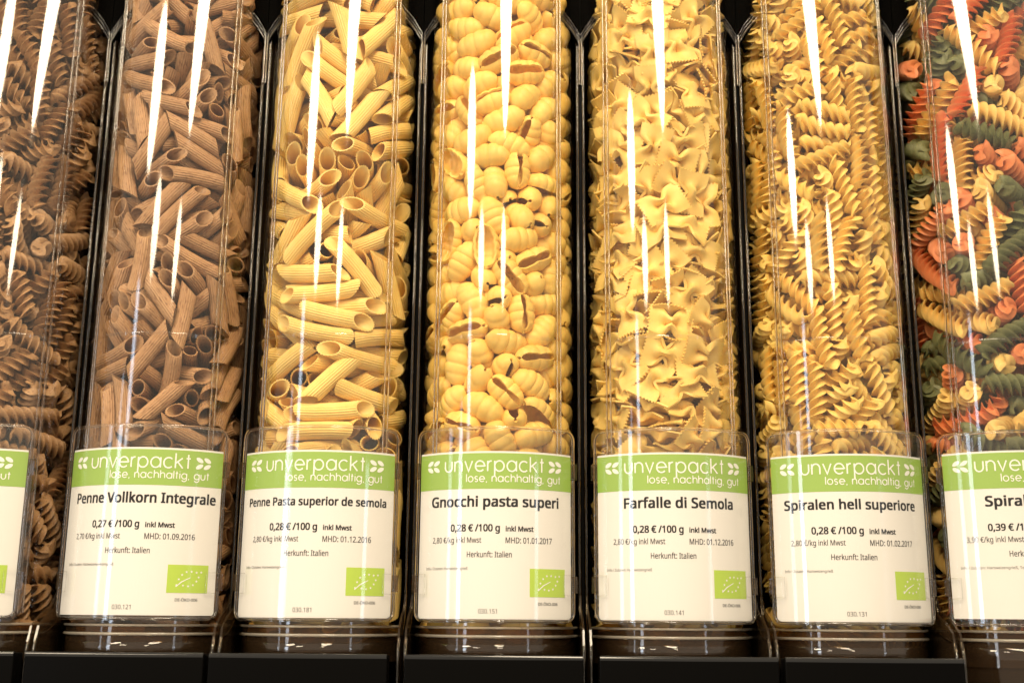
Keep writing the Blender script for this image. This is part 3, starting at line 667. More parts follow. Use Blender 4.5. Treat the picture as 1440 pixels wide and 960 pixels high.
3,-355,-142,2616,621,561,159, 3,-164,-412,2781,236,7,636, 1,-177,76,2518,-496,388,-384, 0,-245,-1,3002,632,-88,-680, 3,-221,132,2641,-365,-584,-717, 2,-360,-68,2765,-431,626,598,
3,-302,329,2713,-535,-151,-736, 2,-221,-104,2731,385,722,-482, 2,-257,-287,2788,-47,501,320, 0,-334,-170,2962,85,-440,762, 0,-211,-324,2942,757,-224,-605, 3,-127,7,2847,-393,-695,-586,
1,-125,-242,3062,174,-559,108, 2,-332,75,2921,644,619,336, 0,-460,-38,3234,-951,-101,-35, 0,-177,-119,3041,131,-513,142, 1,152,59,3054,647,132,-747, 0,-402,-216,3169,-849,126,301,
0,-338,-318,3439,338,-41,734, 2,226,354,3240,6,-973,219, 1,-187,230,3224,-389,468,793, 3,-442,130,3230,159,-225,560, 2,-225,-335,3353,362,256,-308, 3,-25,88,3313,532,451,610,
2,-361,-159,3483,-13,-514,-334, 2,-170,-95,3267,344,-743,-29, 0,-156,-128,3405,-661,-113,348, 0,135,-1,3396,-571,33,-491, 3,-323,109,3438,-555,567,51, 2,-12,-1,3483,381,501,-776,
2,-84,-456,4728,32,286,3, 2,-263,-382,3962,247,-135,940, 3,381,241,3529,-46,605,-711, 2,108,-67,3510,-135,-811,520, 0,-441,140,3595,-765,614,86, 0,-320,-159,3612,-506,-38,828,
2,-376,-22,3830,506,503,-680, 2,-386,-261,3739,-115,-92,-305, 3,239,177,3583,-210,404,-576, 0,-346,-28,3588,-579,574,-462, 2,-227,-349,3748,-885,-308,-39, 0,-294,-26,3714,-161,-765,-586,
3,326,-17,3708,375,456,760, 3,-81,102,3581,602,279,714, 1,-414,133,3902,599,143,-418, 0,-45,-64,3802,212,446,661, 2,177,35,3767,511,201,-345, 1,122,258,3834,-32,729,-332,
0,37,31,4880,-335,707,-549, 3,-164,3,3962,341,-635,-486, 3,-244,165,4087,91,584,130, 2,-188,-130,3911,-736,200,-646, 3,227,-10,3917,-228,-493,698, 0,-281,-237,3985,-232,-636,99,
2,20,104,3959,278,924,234, 0,-307,34,4088,-705,-146,668, 3,-425,-182,4191,285,181,-135, 2,-222,-307,4139,-77,-563,362, 2,-217,-165,4083,-736,444,-332, 3,80,-11,4116,-131,709,519,
1,251,105,4208,-246,-656,712, 2,-394,96,4261,88,-370,63, 0,434,128,4315,223,669,-586, 1,-302,-52,4201,-19,-647,-95, 0,-435,-130,4515,-244,-317,-498, 1,-345,-122,4328,-137,-470,-210,
3,-164,96,4383,-375,585,6, 0,370,-75,4416,-40,626,518, 3,-248,-217,4429,-767,5,-255, 2,363,280,4440,114,668,-483, 0,73,-53,4350,729,-23,684, 3,429,-153,4219,-942,299,-7,
0,-380,119,4431,-174,-306,819, 3,31,153,4508,-404,-406,-783, 2,-259,-61,4523,-830,-18,519, 1,115,18,4473,-310,-589,744, 3,-276,145,4525,611,389,153, 3,18,-66,4618,461,-439,221,
0,-238,-302,4598,748,-293,-580, 2,-102,-6,4654,-127,839,472, 2,-228,-401,4779,390,-69,845, 1,175,-357,4633,571,-336,-627, 0,342,-75,4589,373,729,284, 0,-297,-212,4687,731,-382,-530,
1,198,-225,4736,-270,608,-725, 3,12,87,4731,-511,613,392, 0,446,-20,4964,-339,233,479, 1,-239,40,4685,-49,568,498, 1,325,84,4622,585,-266,766, 1,-414,-202,4849,-13,314,-884,
0,295,-338,4888,-231,-675,606, 0,-455,-84,4904,231,211,-497, 2,4,-228,4795,-454,-314,-790, 3,84,-391,4979,-524,290,-590, 1,237,-41,4757,329,478,-411, 3,-318,164,4934,860,71,496,
1,121,-331,4815,-105,-859,492, 0,-280,-106,4822,645,-201,230, 2,381,-3,4816,466,-270,-829, 0,-36,-276,4919,218,462,498, 3,220,24,4969,363,-571,378, 2,-143,-61,4867,-300,449,842,
1,-215,-237,4997,495,-698,307,
]),
(-2, 'wp', 281, [
0,340,290,-117,-386,596,-683, 2,-305,-69,-123,-665,-239,-679, 2,-6,-454,-124,262,-652,-333, 2,454,-19,-81,507,-670,428, 3,-468,68,36,-106,-271,-931, 1,-141,-321,-120,58,-711,-97,
2,191,-423,-9,-55,-470,507, 2,-212,-143,-124,-572,413,-215, 2,410,-219,127,247,-409,438, 2,330,-331,30,202,-81,-379, 3,59,-382,-31,-854,171,-332, 1,314,-53,-76,222,534,-430,
0,288,-191,131,-5,-961,194, 3,-368,-261,-16,-358,-647,-284, 3,-273,-371,118,-123,-486,-328, 0,385,-72,137,403,65,909, 1,-75,-331,69,-536,-750,-146, 3,344,51,32,-454,395,-775,
1,132,-289,60,-842,174,284, 1,-134,-375,209,-551,715,421, 2,-367,-134,76,-333,-366,341, 3,308,27,157,718,-314,-470, 2,-313,-335,280,-440,-238,367, 3,268,217,105,536,607,146,
0,63,-300,166,-126,471,-852, 0,-263,-160,142,-493,-20,868, 3,-19,-332,253,-107,-864,-413, 1,180,-267,181,485,-194,659, 1,-184,-290,300,-263,792,525, 0,132,-330,324,435,-211,651,
1,-307,-55,306,-13,-697,-717, 2,311,293,198,-380,789,-282, 2,-95,-407,462,74,973,188, 0,348,-280,445,840,-37,-367, 3,417,-183,370,380,-743,350, 3,-252,-399,749,-197,936,-204,
0,268,137,193,-616,127,-673, 1,39,-318,412,-693,455,254, 1,402,190,337,294,580,-458, 0,-111,-247,385,-236,-354,897, 3,292,-139,340,320,-597,309, 1,138,-290,478,-649,494,342,
0,321,-70,486,317,262,-379, 2,-243,-234,393,-147,797,442, 2,-425,-67,412,-649,-248,170, 1,393,93,460,-294,497,-802, 2,-193,-93,472,-262,-863,-97, 3,-45,-366,601,-475,669,572,
1,-292,-197,545,42,565,-769, 3,-454,-20,553,-528,-280,-321, 0,432,202,634,-6,-22,-932, 1,-398,-262,626,-12,-2,298, 3,194,-427,2039,68,19,997, 0,327,129,558,282,485,-183,
0,-181,-435,978,76,-6,947, 2,242,-235,525,-100,691,-711, 2,65,-144,519,-380,459,183, 3,118,-437,736,361,-246,-638, 1,158,116,590,383,545,-39, 2,41,-227,639,539,74,-817,
1,265,-291,647,690,-364,-485, 0,376,68,711,520,-224,719, 1,-393,-268,1034,168,-979,-104, 0,285,-83,653,666,260,665, 1,388,84,832,-334,485,-797, 3,205,-310,752,125,-768,-45,
2,281,-189,715,175,-767,-34, 1,330,-183,887,445,-54,-67, 2,-92,-394,830,-242,-920,-193, 1,-217,-311,932,-499,772,-21, 0,234,-23,835,394,-713,482, 0,176,259,968,-598,132,-518,
2,12,-217,835,-358,598,651, 3,-39,-158,941,-573,352,367, 3,134,-257,860,472,532,-457, 1,465,84,1040,182,238,-648, 3,-171,-430,1383,974,-208,85, 0,120,440,1028,513,138,705,
3,-417,-231,1348,-27,131,-936, 0,41,-403,1023,302,-608,-560, 2,458,-130,992,808,569,-119, 3,-166,-78,956,-186,744,633, 1,227,145,969,689,-18,-598, 0,-280,-386,1354,-64,-33,521,
1,277,-107,963,-718,-150,-654, 0,95,-297,1008,-349,-464,181, 2,425,224,1206,72,-27,842, 2,-335,-16,1114,-143,-659,-350, 1,-140,-331,1167,-519,-383,380, 3,241,-228,1079,514,-503,498,
1,332,34,1078,648,291,-188, 1,122,-269,1122,-723,71,89, 0,268,-366,1191,291,-469,34, 3,260,-276,1334,316,556,-760, 1,15,-91,1168,711,3,-89, 0,-455,46,1242,-360,-354,-667,
3,292,54,1213,-211,-596,553, 3,345,-51,1241,679,-460,-265, 1,439,182,2032,30,174,-837, 1,-122,-456,3292,-257,156,-914, 2,244,-241,1209,611,-69,-616, 1,180,-406,2469,-709,452,-250,
3,441,-124,1385,496,804,-306, 1,-59,-260,1282,-365,-574,592, 2,39,-392,1281,-490,-689,535, 1,398,91,1456,266,-64,889, 0,430,-189,2267,-934,302,-28, 3,19,-58,1293,607,-350,-710,
2,114,-452,1435,405,-833,-102, 2,388,-277,2143,-936,-333,-95, 3,-159,-147,1402,661,-235,310, 2,-306,-334,1647,-742,-230,388, 2,464,-92,1620,-138,274,733, 1,-13,-256,1398,-660,212,93,
3,453,-132,1893,-182,250,602, 2,283,145,1478,708,164,-557, 3,444,156,1766,5,152,-888, 1,-80,-281,1503,-264,682,648, 1,196,-205,1466,-680,71,368, 3,-419,-200,1843,-639,-758,-101,
3,348,-199,1444,136,851,-482, 0,386,-183,1650,204,-909,353, 3,125,-394,1613,199,-127,862, 0,-259,-357,1773,631,68,512, 2,294,39,1565,457,-636,174, 1,24,-267,1574,-323,-744,-583,
1,299,-85,1628,499,626,-598, 2,7,-349,1736,-804,-115,579, 1,-20,-472,1758,-939,-141,307, 0,169,-289,1656,407,-470,-693, 1,-324,-347,3149,-130,101,967, 3,-106,-157,1617,111,-637,433,
0,351,57,1802,347,212,310, 3,203,-214,1753,303,549,-597, 3,-181,-350,1894,113,-341,432, 2,307,-205,1816,332,-557,720, 0,-252,-237,1833,336,-18,-643, 3,-2,-315,1865,510,49,-635,
1,-462,-109,1931,-993,-7,21, 3,-96,-347,2031,157,-482,441, 1,381,235,4117,267,755,-364, 1,232,-414,4134,-944,-283,-162, 2,184,-9,1822,571,110,-173, 1,148,-217,1909,-678,130,542,
3,323,-137,1924,451,-513,680, 2,34,-471,2160,-24,-314,145, 1,287,232,1923,582,-422,593, 2,8,-422,2019,-646,611,-31, 1,342,-139,2067,611,-563,61, 2,188,-295,2090,-336,301,-802,
0,-258,-245,2056,-511,700,321, 2,-61,-387,2157,-355,-374,769, 3,-322,-331,2259,302,-890,-315, 0,-121,-460,2442,52,17,726, 3,454,-138,3660,100,-9,-298, 0,-374,-277,2366,-279,-890,-221,
1,127,-319,2209,93,-564,757, 3,-259,-268,2537,-137,-358,603, 3,249,-309,2281,133,-513,739, 3,311,61,2254,312,595,-182, 1,124,-307,2331,323,-465,508, 2,329,184,2323,-460,662,-451,
1,422,223,3690,-18,63,-959, 1,-177,-356,2560,96,-263,-28, 0,356,-117,2366,581,-457,-191, 0,446,19,2503,161,-700,694, 2,-360,-38,2420,-395,491,381, 3,12,-240,2439,755,-463,173,
3,-298,-152,2466,358,-51,-853, 2,136,-299,2480,652,51,-698, 0,128,-393,2659,635,-570,-461, 2,285,-306,2717,411,126,810, 3,-12,-472,2841,-11,-944,-4, 3,282,42,2558,358,412,441,
2,302,-327,2565,-694,-374,-603, 0,-439,-181,2768,164,119,-226, 1,119,-445,2818,202,281,683, 0,-327,-245,2732,-316,819,450, 1,460,126,2765,-992,-123,10, 2,-454,21,2560,760,-417,185,
0,192,-61,2558,-572,-124,718, 0,183,-407,3077,-482,521,-173, 3,283,-57,2653,-576,40,769, 3,301,-211,2622,474,79,803, 0,431,-173,2811,326,-49,-273, 2,480,2,2913,18,11,-606,
3,56,-327,2763,-743,-158,642, 3,-39,-362,2898,-395,-769,318, 2,-48,-415,3161,570,226,400, 1,405,-92,2905,208,-178,944, 0,-173,-260,2837,442,183,-878, 3,127,-69,2858,-428,-642,141,
1,139,-252,2872,-266,-743,-27, 2,458,32,3125,181,358,-759, 3,-138,-193,3051,712,109,273, 0,-442,-51,2999,-383,-600,-560, 2,299,-136,2993,332,-660,416, 3,-168,-350,3002,259,-670,-686,
3,163,-430,3402,104,-526,140, 2,387,-159,3165,204,-533,811, 1,356,99,3170,846,157,-375, 3,321,319,4026,709,-392,567, 0,215,-387,3246,224,-494,96, 0,412,-232,3503,-864,499,-18,
1,261,-93,3227,-19,-848,-256, 2,-351,-154,3115,-638,-315,430, 1,377,166,3376,-402,494,-771, 1,197,-280,3151,191,-531,197, 1,352,75,3293,-364,581,-687, 0,-130,-316,3252,329,-482,-277,
3,296,-33,3332,-56,528,-491, 2,-411,-237,3185,949,-263,117, 1,-356,-70,3357,46,881,333, 3,-431,-44,3579,-245,689,640, 3,-249,-170,3358,-486,620,179, 1,160,-293,3372,538,380,748,
2,-329,-317,3630,-733,663,-135, 3,-309,-173,4362,58,226,-832, 2,-94,-360,3443,165,188,-838, 2,404,-10,3569,392,-382,23, 2,-337,-128,3516,-127,639,645, 2,2,-457,3621,246,-557,-387,
1,377,98,3737,-162,609,-683, 0,-216,-423,3509,-49,990,-69, 0,299,110,3562,458,260,752, 1,197,-355,3495,368,-477,-450, 1,291,-288,4353,293,318,766, 1,-329,-193,3665,58,-313,-393,
2,-108,-224,3453,640,-491,-233, 1,259,-191,3607,-18,719,-671, 0,-215,-281,3666,721,632,92, 1,-210,-399,4323,-866,103,464, 3,116,-320,3632,590,126,498, 0,-199,-407,3810,189,-526,-645,
0,185,-238,3693,-822,53,446, 3,-468,-54,3819,-806,-530,-130, 2,84,-406,3735,658,-557,-500, 0,99,-319,3816,231,316,-248, 3,-76,-309,3769,-715,-552,-102, 3,319,-26,3816,-455,-232,-806,
1,-352,-290,4347,-859,-258,202, 0,283,-164,3866,-461,752,-457, 3,-126,-221,3883,567,324,-446, 2,-294,-131,3869,404,656,621, 1,-228,-378,3994,-649,203,711, 3,18,-303,3907,264,382,-558,
0,-304,-183,4001,-603,112,733, 3,-406,-39,4281,445,-102,-204, 3,174,-245,3905,810,156,431, 2,-3,-301,4052,-171,-662,120, 0,145,-192,4049,230,-506,-317, 3,-283,-310,4120,-61,-659,-603,
3,-33,-444,4145,400,-301,-770, 0,44,-249,4302,-766,-97,149, 0,-67,-311,4175,-432,-509,281, 2,415,-163,3920,536,-357,31, 2,384,239,4322,-356,554,-750, 1,345,-42,3975,-329,397,-833,
2,249,-280,4106,210,-502,-481, 3,357,58,4135,-878,-131,458, 3,419,-170,4194,113,-596,691, 1,252,-166,4154,-345,-309,552, 2,356,-178,4321,587,-705,-115, 0,364,-38,4241,-908,-106,404,
2,-68,-277,4336,-178,468,747, 1,-422,-223,4690,-63,-18,276, 1,400,-191,4432,787,-113,-234, 2,-336,-337,4527,-60,-20,474, 1,-6,-395,4407,-365,807,41, 3,431,44,4579,689,245,-236,
0,272,-371,4637,857,402,-315, 2,329,317,4630,-663,-733,75, 2,-404,10,4569,-382,-392,-837, 2,291,-313,4497,708,-438,-405, 1,47,-162,4432,-647,218,-173, 1,-70,-309,4542,-665,-223,-696,
2,149,-211,4467,499,-608,209, 2,82,-350,4551,348,-641,89, 1,329,193,4665,313,58,863, 2,416,-222,4728,129,-140,427, 3,468,54,4819,530,-806,231, 0,133,-196,-117,-426,-565,512,
2,-372,122,-5,-673,-177,55, 1,254,206,-120,442,546,-70, 0,92,57,-100,62,-649,-678, 0,-58,62,-29,-486,-410,-37, 1,133,47,22,-196,755,-623, 0,-114,-65,-11,727,-245,517,
0,-172,-26,161,777,3,514, 0,-432,86,328,-503,-273,-446, 2,-21,34,201,738,-100,432, 3,-293,229,457,233,791,223, 0,119,118,471,688,-44,692, 1,31,-13,464,-317,-499,415,
0,-361,25,642,-61,-411,200, 2,-281,-88,627,705,256,636, 1,91,21,666,81,-853,264, 2,-374,-144,741,-197,818,-334, 3,-347,-19,803,-104,-540,-347, 0,-338,-149,854,-393,352,845,
1,-88,-35,754,-878,5,-246, 1,-18,-123,714,770,-244,-431, 1,-89,63,829,-279,-697,286, 3,-384,235,1013,-711,-202,-476, 0,-296,-39,958,-625,-324,-235, 1,-354,-135,1059,-531,-510,6,
2,233,7,972,-502,540,-168, 3,354,312,1251,814,-574,-89, 1,74,135,1067,126,518,-211, 1,-101,-50,1180,-323,622,584, 0,146,219,1170,-535,370,-604, 3,-310,81,1192,-577,-409,124,
1,-346,-113,1251,-219,-464,73, 3,-400,-58,1438,-730,-267,165, 1,223,78,1334,251,-773,-478, 0,-285,-85,1356,-490,473,614, 0,-219,-127,1514,-709,140,241, 2,117,16,1344,540,324,275,
3,-428,104,1636,35,751,626, 0,237,174,1580,-578,-369,-700, 3,121,142,1472,-657,-83,-540, 0,-344,43,1540,-728,-234,-537, 1,-133,152,1588,-354,-449,-337, 3,-303,-15,1640,-274,492,735,
3,82,164,1692,415,557,-360, 0,-120,-72,1828,-600,448,-393, 3,-283,9,1898,191,642,171, 1,15,-147,1744,362,56,-892, 0,-402,8,2018,-542,-237,123, 1,131,311,1906,213,-641,-736,
0,41,212,1909,-515,233,620, 0,-98,-143,1947,-346,630,346, 0,261,-44,2070,491,-740,193, 3,295,154,2078,-393,112,-109, 3,-48,74,2089,679,-396,323, 1,-202,-125,2111,-442,-550,-41,
1,298,368,2127,-164,-255,-105, 3,27,-228,2134,336,96,-611, 2,191,208,2011,727,-297,-23, 1,-288,-186,2181,-191,-675,-282, 1,184,16,2235,361,-650,-642, 2,50,-113,2181,588,55,-778,
1,-262,-215,2301,219,-675,-661, 3,274,311,2429,528,-38,786, 3,186,93,2375,550,201,265, 0,-150,-157,2275,-59,-821,-316, 1,-438,97,2471,46,497,845, 0,-178,79,2509,-513,-412,210,
2,-158,-98,2484,-788,-64,341, 2,-174,-211,2605,-736,149,536, 1,-202,-7,2590,-650,-165,524, 3,125,-193,2650,865,42,-472, 0,-132,-122,2681,-667,154,696, 2,-326,35,2744,-418,-373,828,
0,-426,168,2921,-478,-109,-464, 1,209,165,2759,-427,-523,719, 2,-177,-115,2798,-162,700,332, 2,217,105,2876,463,-513,-718, 0,-1,-93,2952,373,-567,669, 1,-243,32,2950,-480,-517,-497,
1,-126,-51,2909,-529,-549,-427, 3,-406,194,3132,-648,-209,-489, 0,84,-112,3054,-687,-44,287, 1,-26,-151,3073,619,264,79, 3,-235,130,3068,557,534,634, 0,157,-176,3221,277,484,-15,
3,-308,-154,3229,57,-696,-439, 0,17,94,3197,-250,492,351, 0,33,-105,3294,-620,-443,-380, 3,-392,69,3344,192,715,602, 2,240,-47,3437,-412,360,30, 3,178,-205,3478,744,127,-631,
0,-445,147,4047,121,-131,450, 2,123,-6,3573,228,-820,482, 1,-12,-8,3636,-155,476,-218, 1,-362,88,3716,-630,717,-197, 0,-136,-112,3749,-410,-569,481, 1,-369,1,3879,966,126,207,
3,135,-26,3831,-313,-568,-667, 3,-303,-81,4099,420,-518,-733, 1,-26,-109,4004,-573,293,-590, 1,285,184,4044,625,-554,548, 1,-278,100,4293,-71,-534,-189, 2,-238,173,4192,767,-381,514,
1,-110,-109,4258,-88,808,483, 2,226,70,4344,393,300,-333, 2,170,-44,4301,291,-649,-565, 3,-454,138,4660,9,100,949, 2,15,-462,4781,739,-532,-352, 1,268,-228,4987,568,-57,-203,
2,337,128,4516,639,127,-400, 3,-59,-160,4519,-486,344,-238, 1,-232,-257,4588,-192,-906,-123, 1,-377,-98,4737,-609,-162,369, 0,-299,-110,4562,260,-458,-397, 2,285,-210,4603,214,-111,-383,
3,-21,-300,4661,-493,-538,-242, 2,226,-423,4802,149,-979,49, 1,362,-88,4716,-717,-630,225, 3,-275,-378,4749,73,-357,-695, 2,37,-244,4748,283,-491,683, 0,146,-174,4662,702,-49,-150,
2,-243,-69,4722,-293,-728,-185, 1,369,-1,4879,126,-966,-88, 3,-319,26,4816,232,-455,300, 0,-187,-316,4823,645,217,13, 2,142,-197,4781,78,699,-700, 0,-42,-156,4804,-276,-620,-733,
0,226,-272,4877,-150,-570,697, 2,-8,-305,4885,557,-367,51, 0,-236,-289,4935,-704,307,531, 2,175,-165,4901,451,-150,-316, 3,-135,26,4831,568,-313,367, 3,-4,-168,4967,586,267,-579,
2,-415,163,4920,-357,-536,-764, 1,-345,42,4975,-397,-329,198,
]),
(-1, 'pe', 231, [
1,-29,-244,-115,-323,-629,-333, 2,-370,2,-115,684,-196,-237, 1,440,-131,158,-8,189,903, 2,-326,-287,-64,-347,434,830, 3,248,-70,-115,667,234,-665, 2,-164,-288,-113,682,228,195,
0,363,-232,-111,-103,-701,677, 3,207,-399,130,-140,848,154, 2,-145,-414,21,-550,-386,521, 0,223,-286,-27,460,572,-661, 0,466,21,176,-161,123,612, 2,306,47,70,369,-808,158,
1,-295,80,16,-311,626,388, 0,-163,-400,156,-422,-539,280, 1,-78,-291,44,-166,-754,-10, 3,-265,-91,148,-581,-400,517, 1,221,-90,126,744,-81,424, 0,-139,-267,165,534,-569,-543,
1,70,-146,137,-486,533,693, 3,320,-139,237,472,-512,563, 1,-139,-34,259,-709,-24,699, 1,-281,-282,268,-455,-618,-56, 2,187,-212,265,438,498,-523, 0,-403,164,324,-614,-60,-282,
3,209,153,240,-405,274,-840, 3,-203,-286,495,771,457,-414, 3,0,-433,378,303,-528,-455, 0,-22,-227,311,220,-809,-348, 1,242,15,369,667,236,241, 0,410,-224,478,46,101,983,
2,463,-69,640,-48,-55,-843, 0,-381,-274,512,249,-968,-16, 1,-60,-258,447,-54,555,-733, 1,-416,83,440,-315,513,570, 0,-319,-146,449,318,-316,-894, 2,240,-374,631,329,378,786,
0,256,-279,481,-98,-731,668, 0,58,-137,459,-89,-566,-122, 0,-200,-63,516,-346,795,273, 2,95,-169,611,694,-245,-358, 2,-408,-90,694,9,897,412, 1,365,38,607,644,-130,-148,
0,-171,-312,654,-258,-467,-569, 0,-388,200,762,-504,129,-95, 2,93,-333,678,608,282,-712, 1,-456,78,1566,-983,9,-23, 1,8,-96,796,-357,501,538, 2,458,31,858,274,76,-268,
1,-131,-199,824,-644,-170,-276, 3,324,49,816,580,-633,332, 1,-290,-367,780,-9,-18,-469, 1,122,-226,801,664,24,-268, 0,-393,-32,842,-634,-298,55, 2,-14,-457,900,752,-587,-260,
1,-198,-234,939,538,414,-272, 0,-353,-270,1021,-301,-853,-235, 2,212,-352,770,-583,78,-315, 3,142,-351,929,263,-535,-490, 3,328,-306,998,232,-482,310, 1,-460,4,1169,661,730,-129,
0,399,-226,2328,-965,50,-99, 1,-117,-80,983,-205,-562,-518, 3,166,307,1139,-553,512,-490, 3,239,-116,1023,494,-567,328, 1,422,-40,1075,160,679,-692, 0,-251,-180,1073,208,-638,-486,
1,178,51,1116,-550,-188,-638, 0,-21,-390,1102,-471,-599,579, 0,-326,-36,1220,-31,809,374, 1,35,-40,1183,-258,470,-740, 0,-53,-426,1229,-545,-477,529, 1,423,25,1207,-716,-99,54,
1,307,-144,1168,290,671,-596, 2,-237,-137,1221,312,566,699, 2,-282,-300,1290,-180,-391,398, 3,335,45,1321,689,288,-456, 0,-383,-192,1505,195,-713,-672, 2,152,135,1291,205,623,496,
1,-93,-209,1339,-182,-684,701, 1,-218,-126,1374,-725,-327,-301, 0,269,-211,1378,411,772,-284, 2,-168,-30,1479,149,-567,296, 0,-388,-88,1669,-10,918,339, 2,93,-256,1255,581,-408,694,
0,79,-424,1367,444,520,492, 2,432,-72,1357,781,50,-238, 3,-5,-315,1442,-81,-581,251, 0,284,-319,1482,601,-182,-491, 3,-265,200,1662,-765,486,-122, 3,396,17,1505,584,-157,329,
3,-286,-343,1712,-371,-771,-116, 3,155,-234,1553,114,-830,-216, 1,-215,-140,1636,-418,531,618, 0,256,-126,1636,434,368,495, 1,-80,-143,1601,-669,-126,-54, 2,26,-452,1572,-145,-912,96,
1,217,-365,1754,-349,-559,712, 1,354,-232,1933,724,-270,-230, 1,-154,-210,1754,447,-435,-540, 1,219,14,1660,-412,627,-330, 3,63,-312,1704,618,338,-695, 2,283,138,1706,-409,724,-168,
2,338,-151,1823,677,-195,-467, 0,-242,-39,1774,-38,-711,-138, 1,-220,-283,1924,495,768,104, 0,-416,87,1921,-41,620,721, 1,-296,-202,2473,-397,-591,-61, 2,281,-66,1906,-144,-694,492,
1,-433,165,2502,-962,-238,-66, 3,-58,-177,1869,-661,175,729, 1,-83,-414,1934,-403,-480,479, 2,69,-435,2036,411,-477,-506, 1,-320,-53,1908,-192,696,519, 1,-123,-433,2664,388,127,734,
3,185,-275,2020,-224,-785,260, 1,236,67,1995,-729,-121,672, 3,-311,-110,2099,48,871,51, 3,-278,-279,2165,278,816,-50, 1,-59,-422,2210,-604,-433,541, 0,-350,31,2022,-100,679,546,
2,147,-350,2125,469,526,373, 1,-317,-86,2258,-117,-468,96, 0,174,-416,2412,-168,-342,742, 2,225,-88,2034,-729,-5,677, 2,272,12,2116,-705,77,705, 1,127,-245,2215,146,-724,-281,
3,-35,-305,2295,268,-746,-200, 2,-219,-157,2335,-477,568,2, 3,-126,-413,2356,100,-673,-359, 0,98,-105,2488,-459,316,492, 3,448,62,2226,375,-333,663, 1,-41,-103,2475,-382,440,619,
1,269,-155,2422,373,-522,462, 3,253,115,2464,-564,289,-670, 2,-314,-326,2636,284,249,10, 0,295,-90,2552,-724,43,-431, 2,440,-75,2450,-184,837,456, 3,-353,-111,2605,-635,-340,250,
2,-418,-125,2768,-549,38,394, 0,451,1,2716,900,-237,63, 2,230,-313,2601,823,-160,-523, 2,318,92,2621,850,43,-474, 1,-89,-240,2564,-526,-328,-174, 1,296,-304,2813,-284,-587,742,
2,228,-81,2673,144,587,-196, 3,79,-214,2657,-366,-764,-244, 2,330,-1,2809,446,79,664, 3,-33,-312,2685,-450,-447,80, 2,377,-157,3024,-965,-49,236, 3,-442,-14,3921,-488,-679,-446,
1,-260,-260,2851,-564,162,784, 0,-431,37,2958,175,577,-761, 0,-276,-347,2950,89,-501,-690, 1,-183,-72,2876,191,71,-978, 0,95,-278,2850,471,-86,117, 1,-25,-190,2867,-423,-697,-521,
2,213,-214,2884,455,157,-315, 2,-451,-106,3217,-188,-264,-628, 2,261,-5,3023,42,-788,-156, 3,242,-203,3036,-734,440,505, 3,407,-198,3714,257,-871,320, 0,92,-271,3021,-646,438,581,
1,405,-170,3394,726,412,-441, 3,-462,-73,3698,166,139,-570, 3,-135,-334,3013,300,-663,-673, 3,197,-221,3171,-683,321,374, 3,-207,-212,3141,-368,627,578, 0,62,-243,3149,15,641,-756,
3,386,-24,3179,665,-200,-168, 2,-310,-204,3231,-360,681,574, 0,-63,-290,3124,-560,574,485, 0,428,38,3324,397,-681,575, 3,178,-320,3317,-278,-666,688, 3,-104,-234,3243,-215,-696,-685,
0,28,-288,3324,510,124,-680, 2,-120,-238,3378,588,-384,62, 1,375,-201,3521,806,-230,-208, 3,-299,-5,3373,-667,-409,-609, 1,184,-115,3423,560,340,-449, 1,169,-406,3553,52,-953,110,
3,-60,-248,3499,283,-664,476, 2,-222,-156,3414,-358,549,354, 3,-130,-448,3702,-142,-239,233, 1,93,-229,3549,725,30,-338, 1,-353,-309,3625,-916,331,197, 0,301,228,3669,-451,525,-646,
2,314,78,3688,-513,405,-731, 1,361,218,3814,373,-447,813, 0,-285,-162,3535,-729,-91,240, 0,130,-438,3773,895,-349,-233, 2,290,-130,3689,323,-862,273, 1,143,-155,3691,694,279,-381,
0,-149,-269,3697,-760,-13,540, 2,-420,-195,3660,209,25,241, 3,437,-71,4105,354,-475,563, 0,-51,-216,3828,-144,-691,335, 1,31,-366,3998,61,-532,307, 3,409,-192,3894,352,-823,304,
1,-21,-377,3874,-187,-513,636, 2,242,-173,3881,-564,-683,-208, 3,-202,-69,4010,-650,5,20, 1,296,302,4330,705,247,201, 0,-271,12,3902,-30,702,666, 1,185,-119,4016,370,734,402,
1,-277,-366,4098,422,-869,-236, 1,-388,-212,4188,-680,531,460, 0,398,214,4047,-603,-759,-88, 1,210,-287,4082,364,-517,-402, 0,278,-354,4243,-312,-129,-914, 1,286,281,4774,-295,682,-517,
2,164,0,4129,-184,771,-258, 0,375,17,4204,-180,503,-807, 1,270,-196,4292,241,-845,136, 2,294,-31,4316,-116,528,259, 1,422,-11,4481,654,29,-159, 0,52,-459,4214,-138,-60,962,
3,-104,-203,4252,192,-647,-702, 2,-326,-264,4404,-454,543,-673, 0,67,-341,4370,-653,-171,702, 2,405,179,4571,-106,548,-773, 0,257,-253,4465,745,-528,-404, 1,310,162,4662,288,416,-136,
0,-188,80,4404,-329,-607,-610, 3,-146,-46,4535,-38,691,-365, 1,-280,-135,4456,-629,-256,524, 1,-254,-334,4535,651,302,222, 2,235,64,4599,576,-370,728, 1,-90,-312,4541,-561,126,720,
0,73,-127,4643,345,-428,-799, 3,71,-286,4570,-469,-254,370, 0,-413,57,4676,-369,372,529, 2,338,283,-115,675,197,167, 3,-373,223,22,-715,-155,-435, 2,-95,-154,15,6,-712,-149,
0,212,145,67,-464,27,-581, 1,183,302,240,-108,497,-318, 2,-227,84,141,-725,122,-645, 1,-116,338,281,654,340,676, 3,-122,107,262,-679,50,732, 0,-35,320,399,-513,-289,557,
1,58,0,544,508,-339,-753, 2,77,138,549,413,448,443, 3,-86,-54,678,221,-664,-100, 3,122,183,891,639,245,181, 1,210,277,995,-581,-322,588, 0,119,-44,930,-535,-273,590,
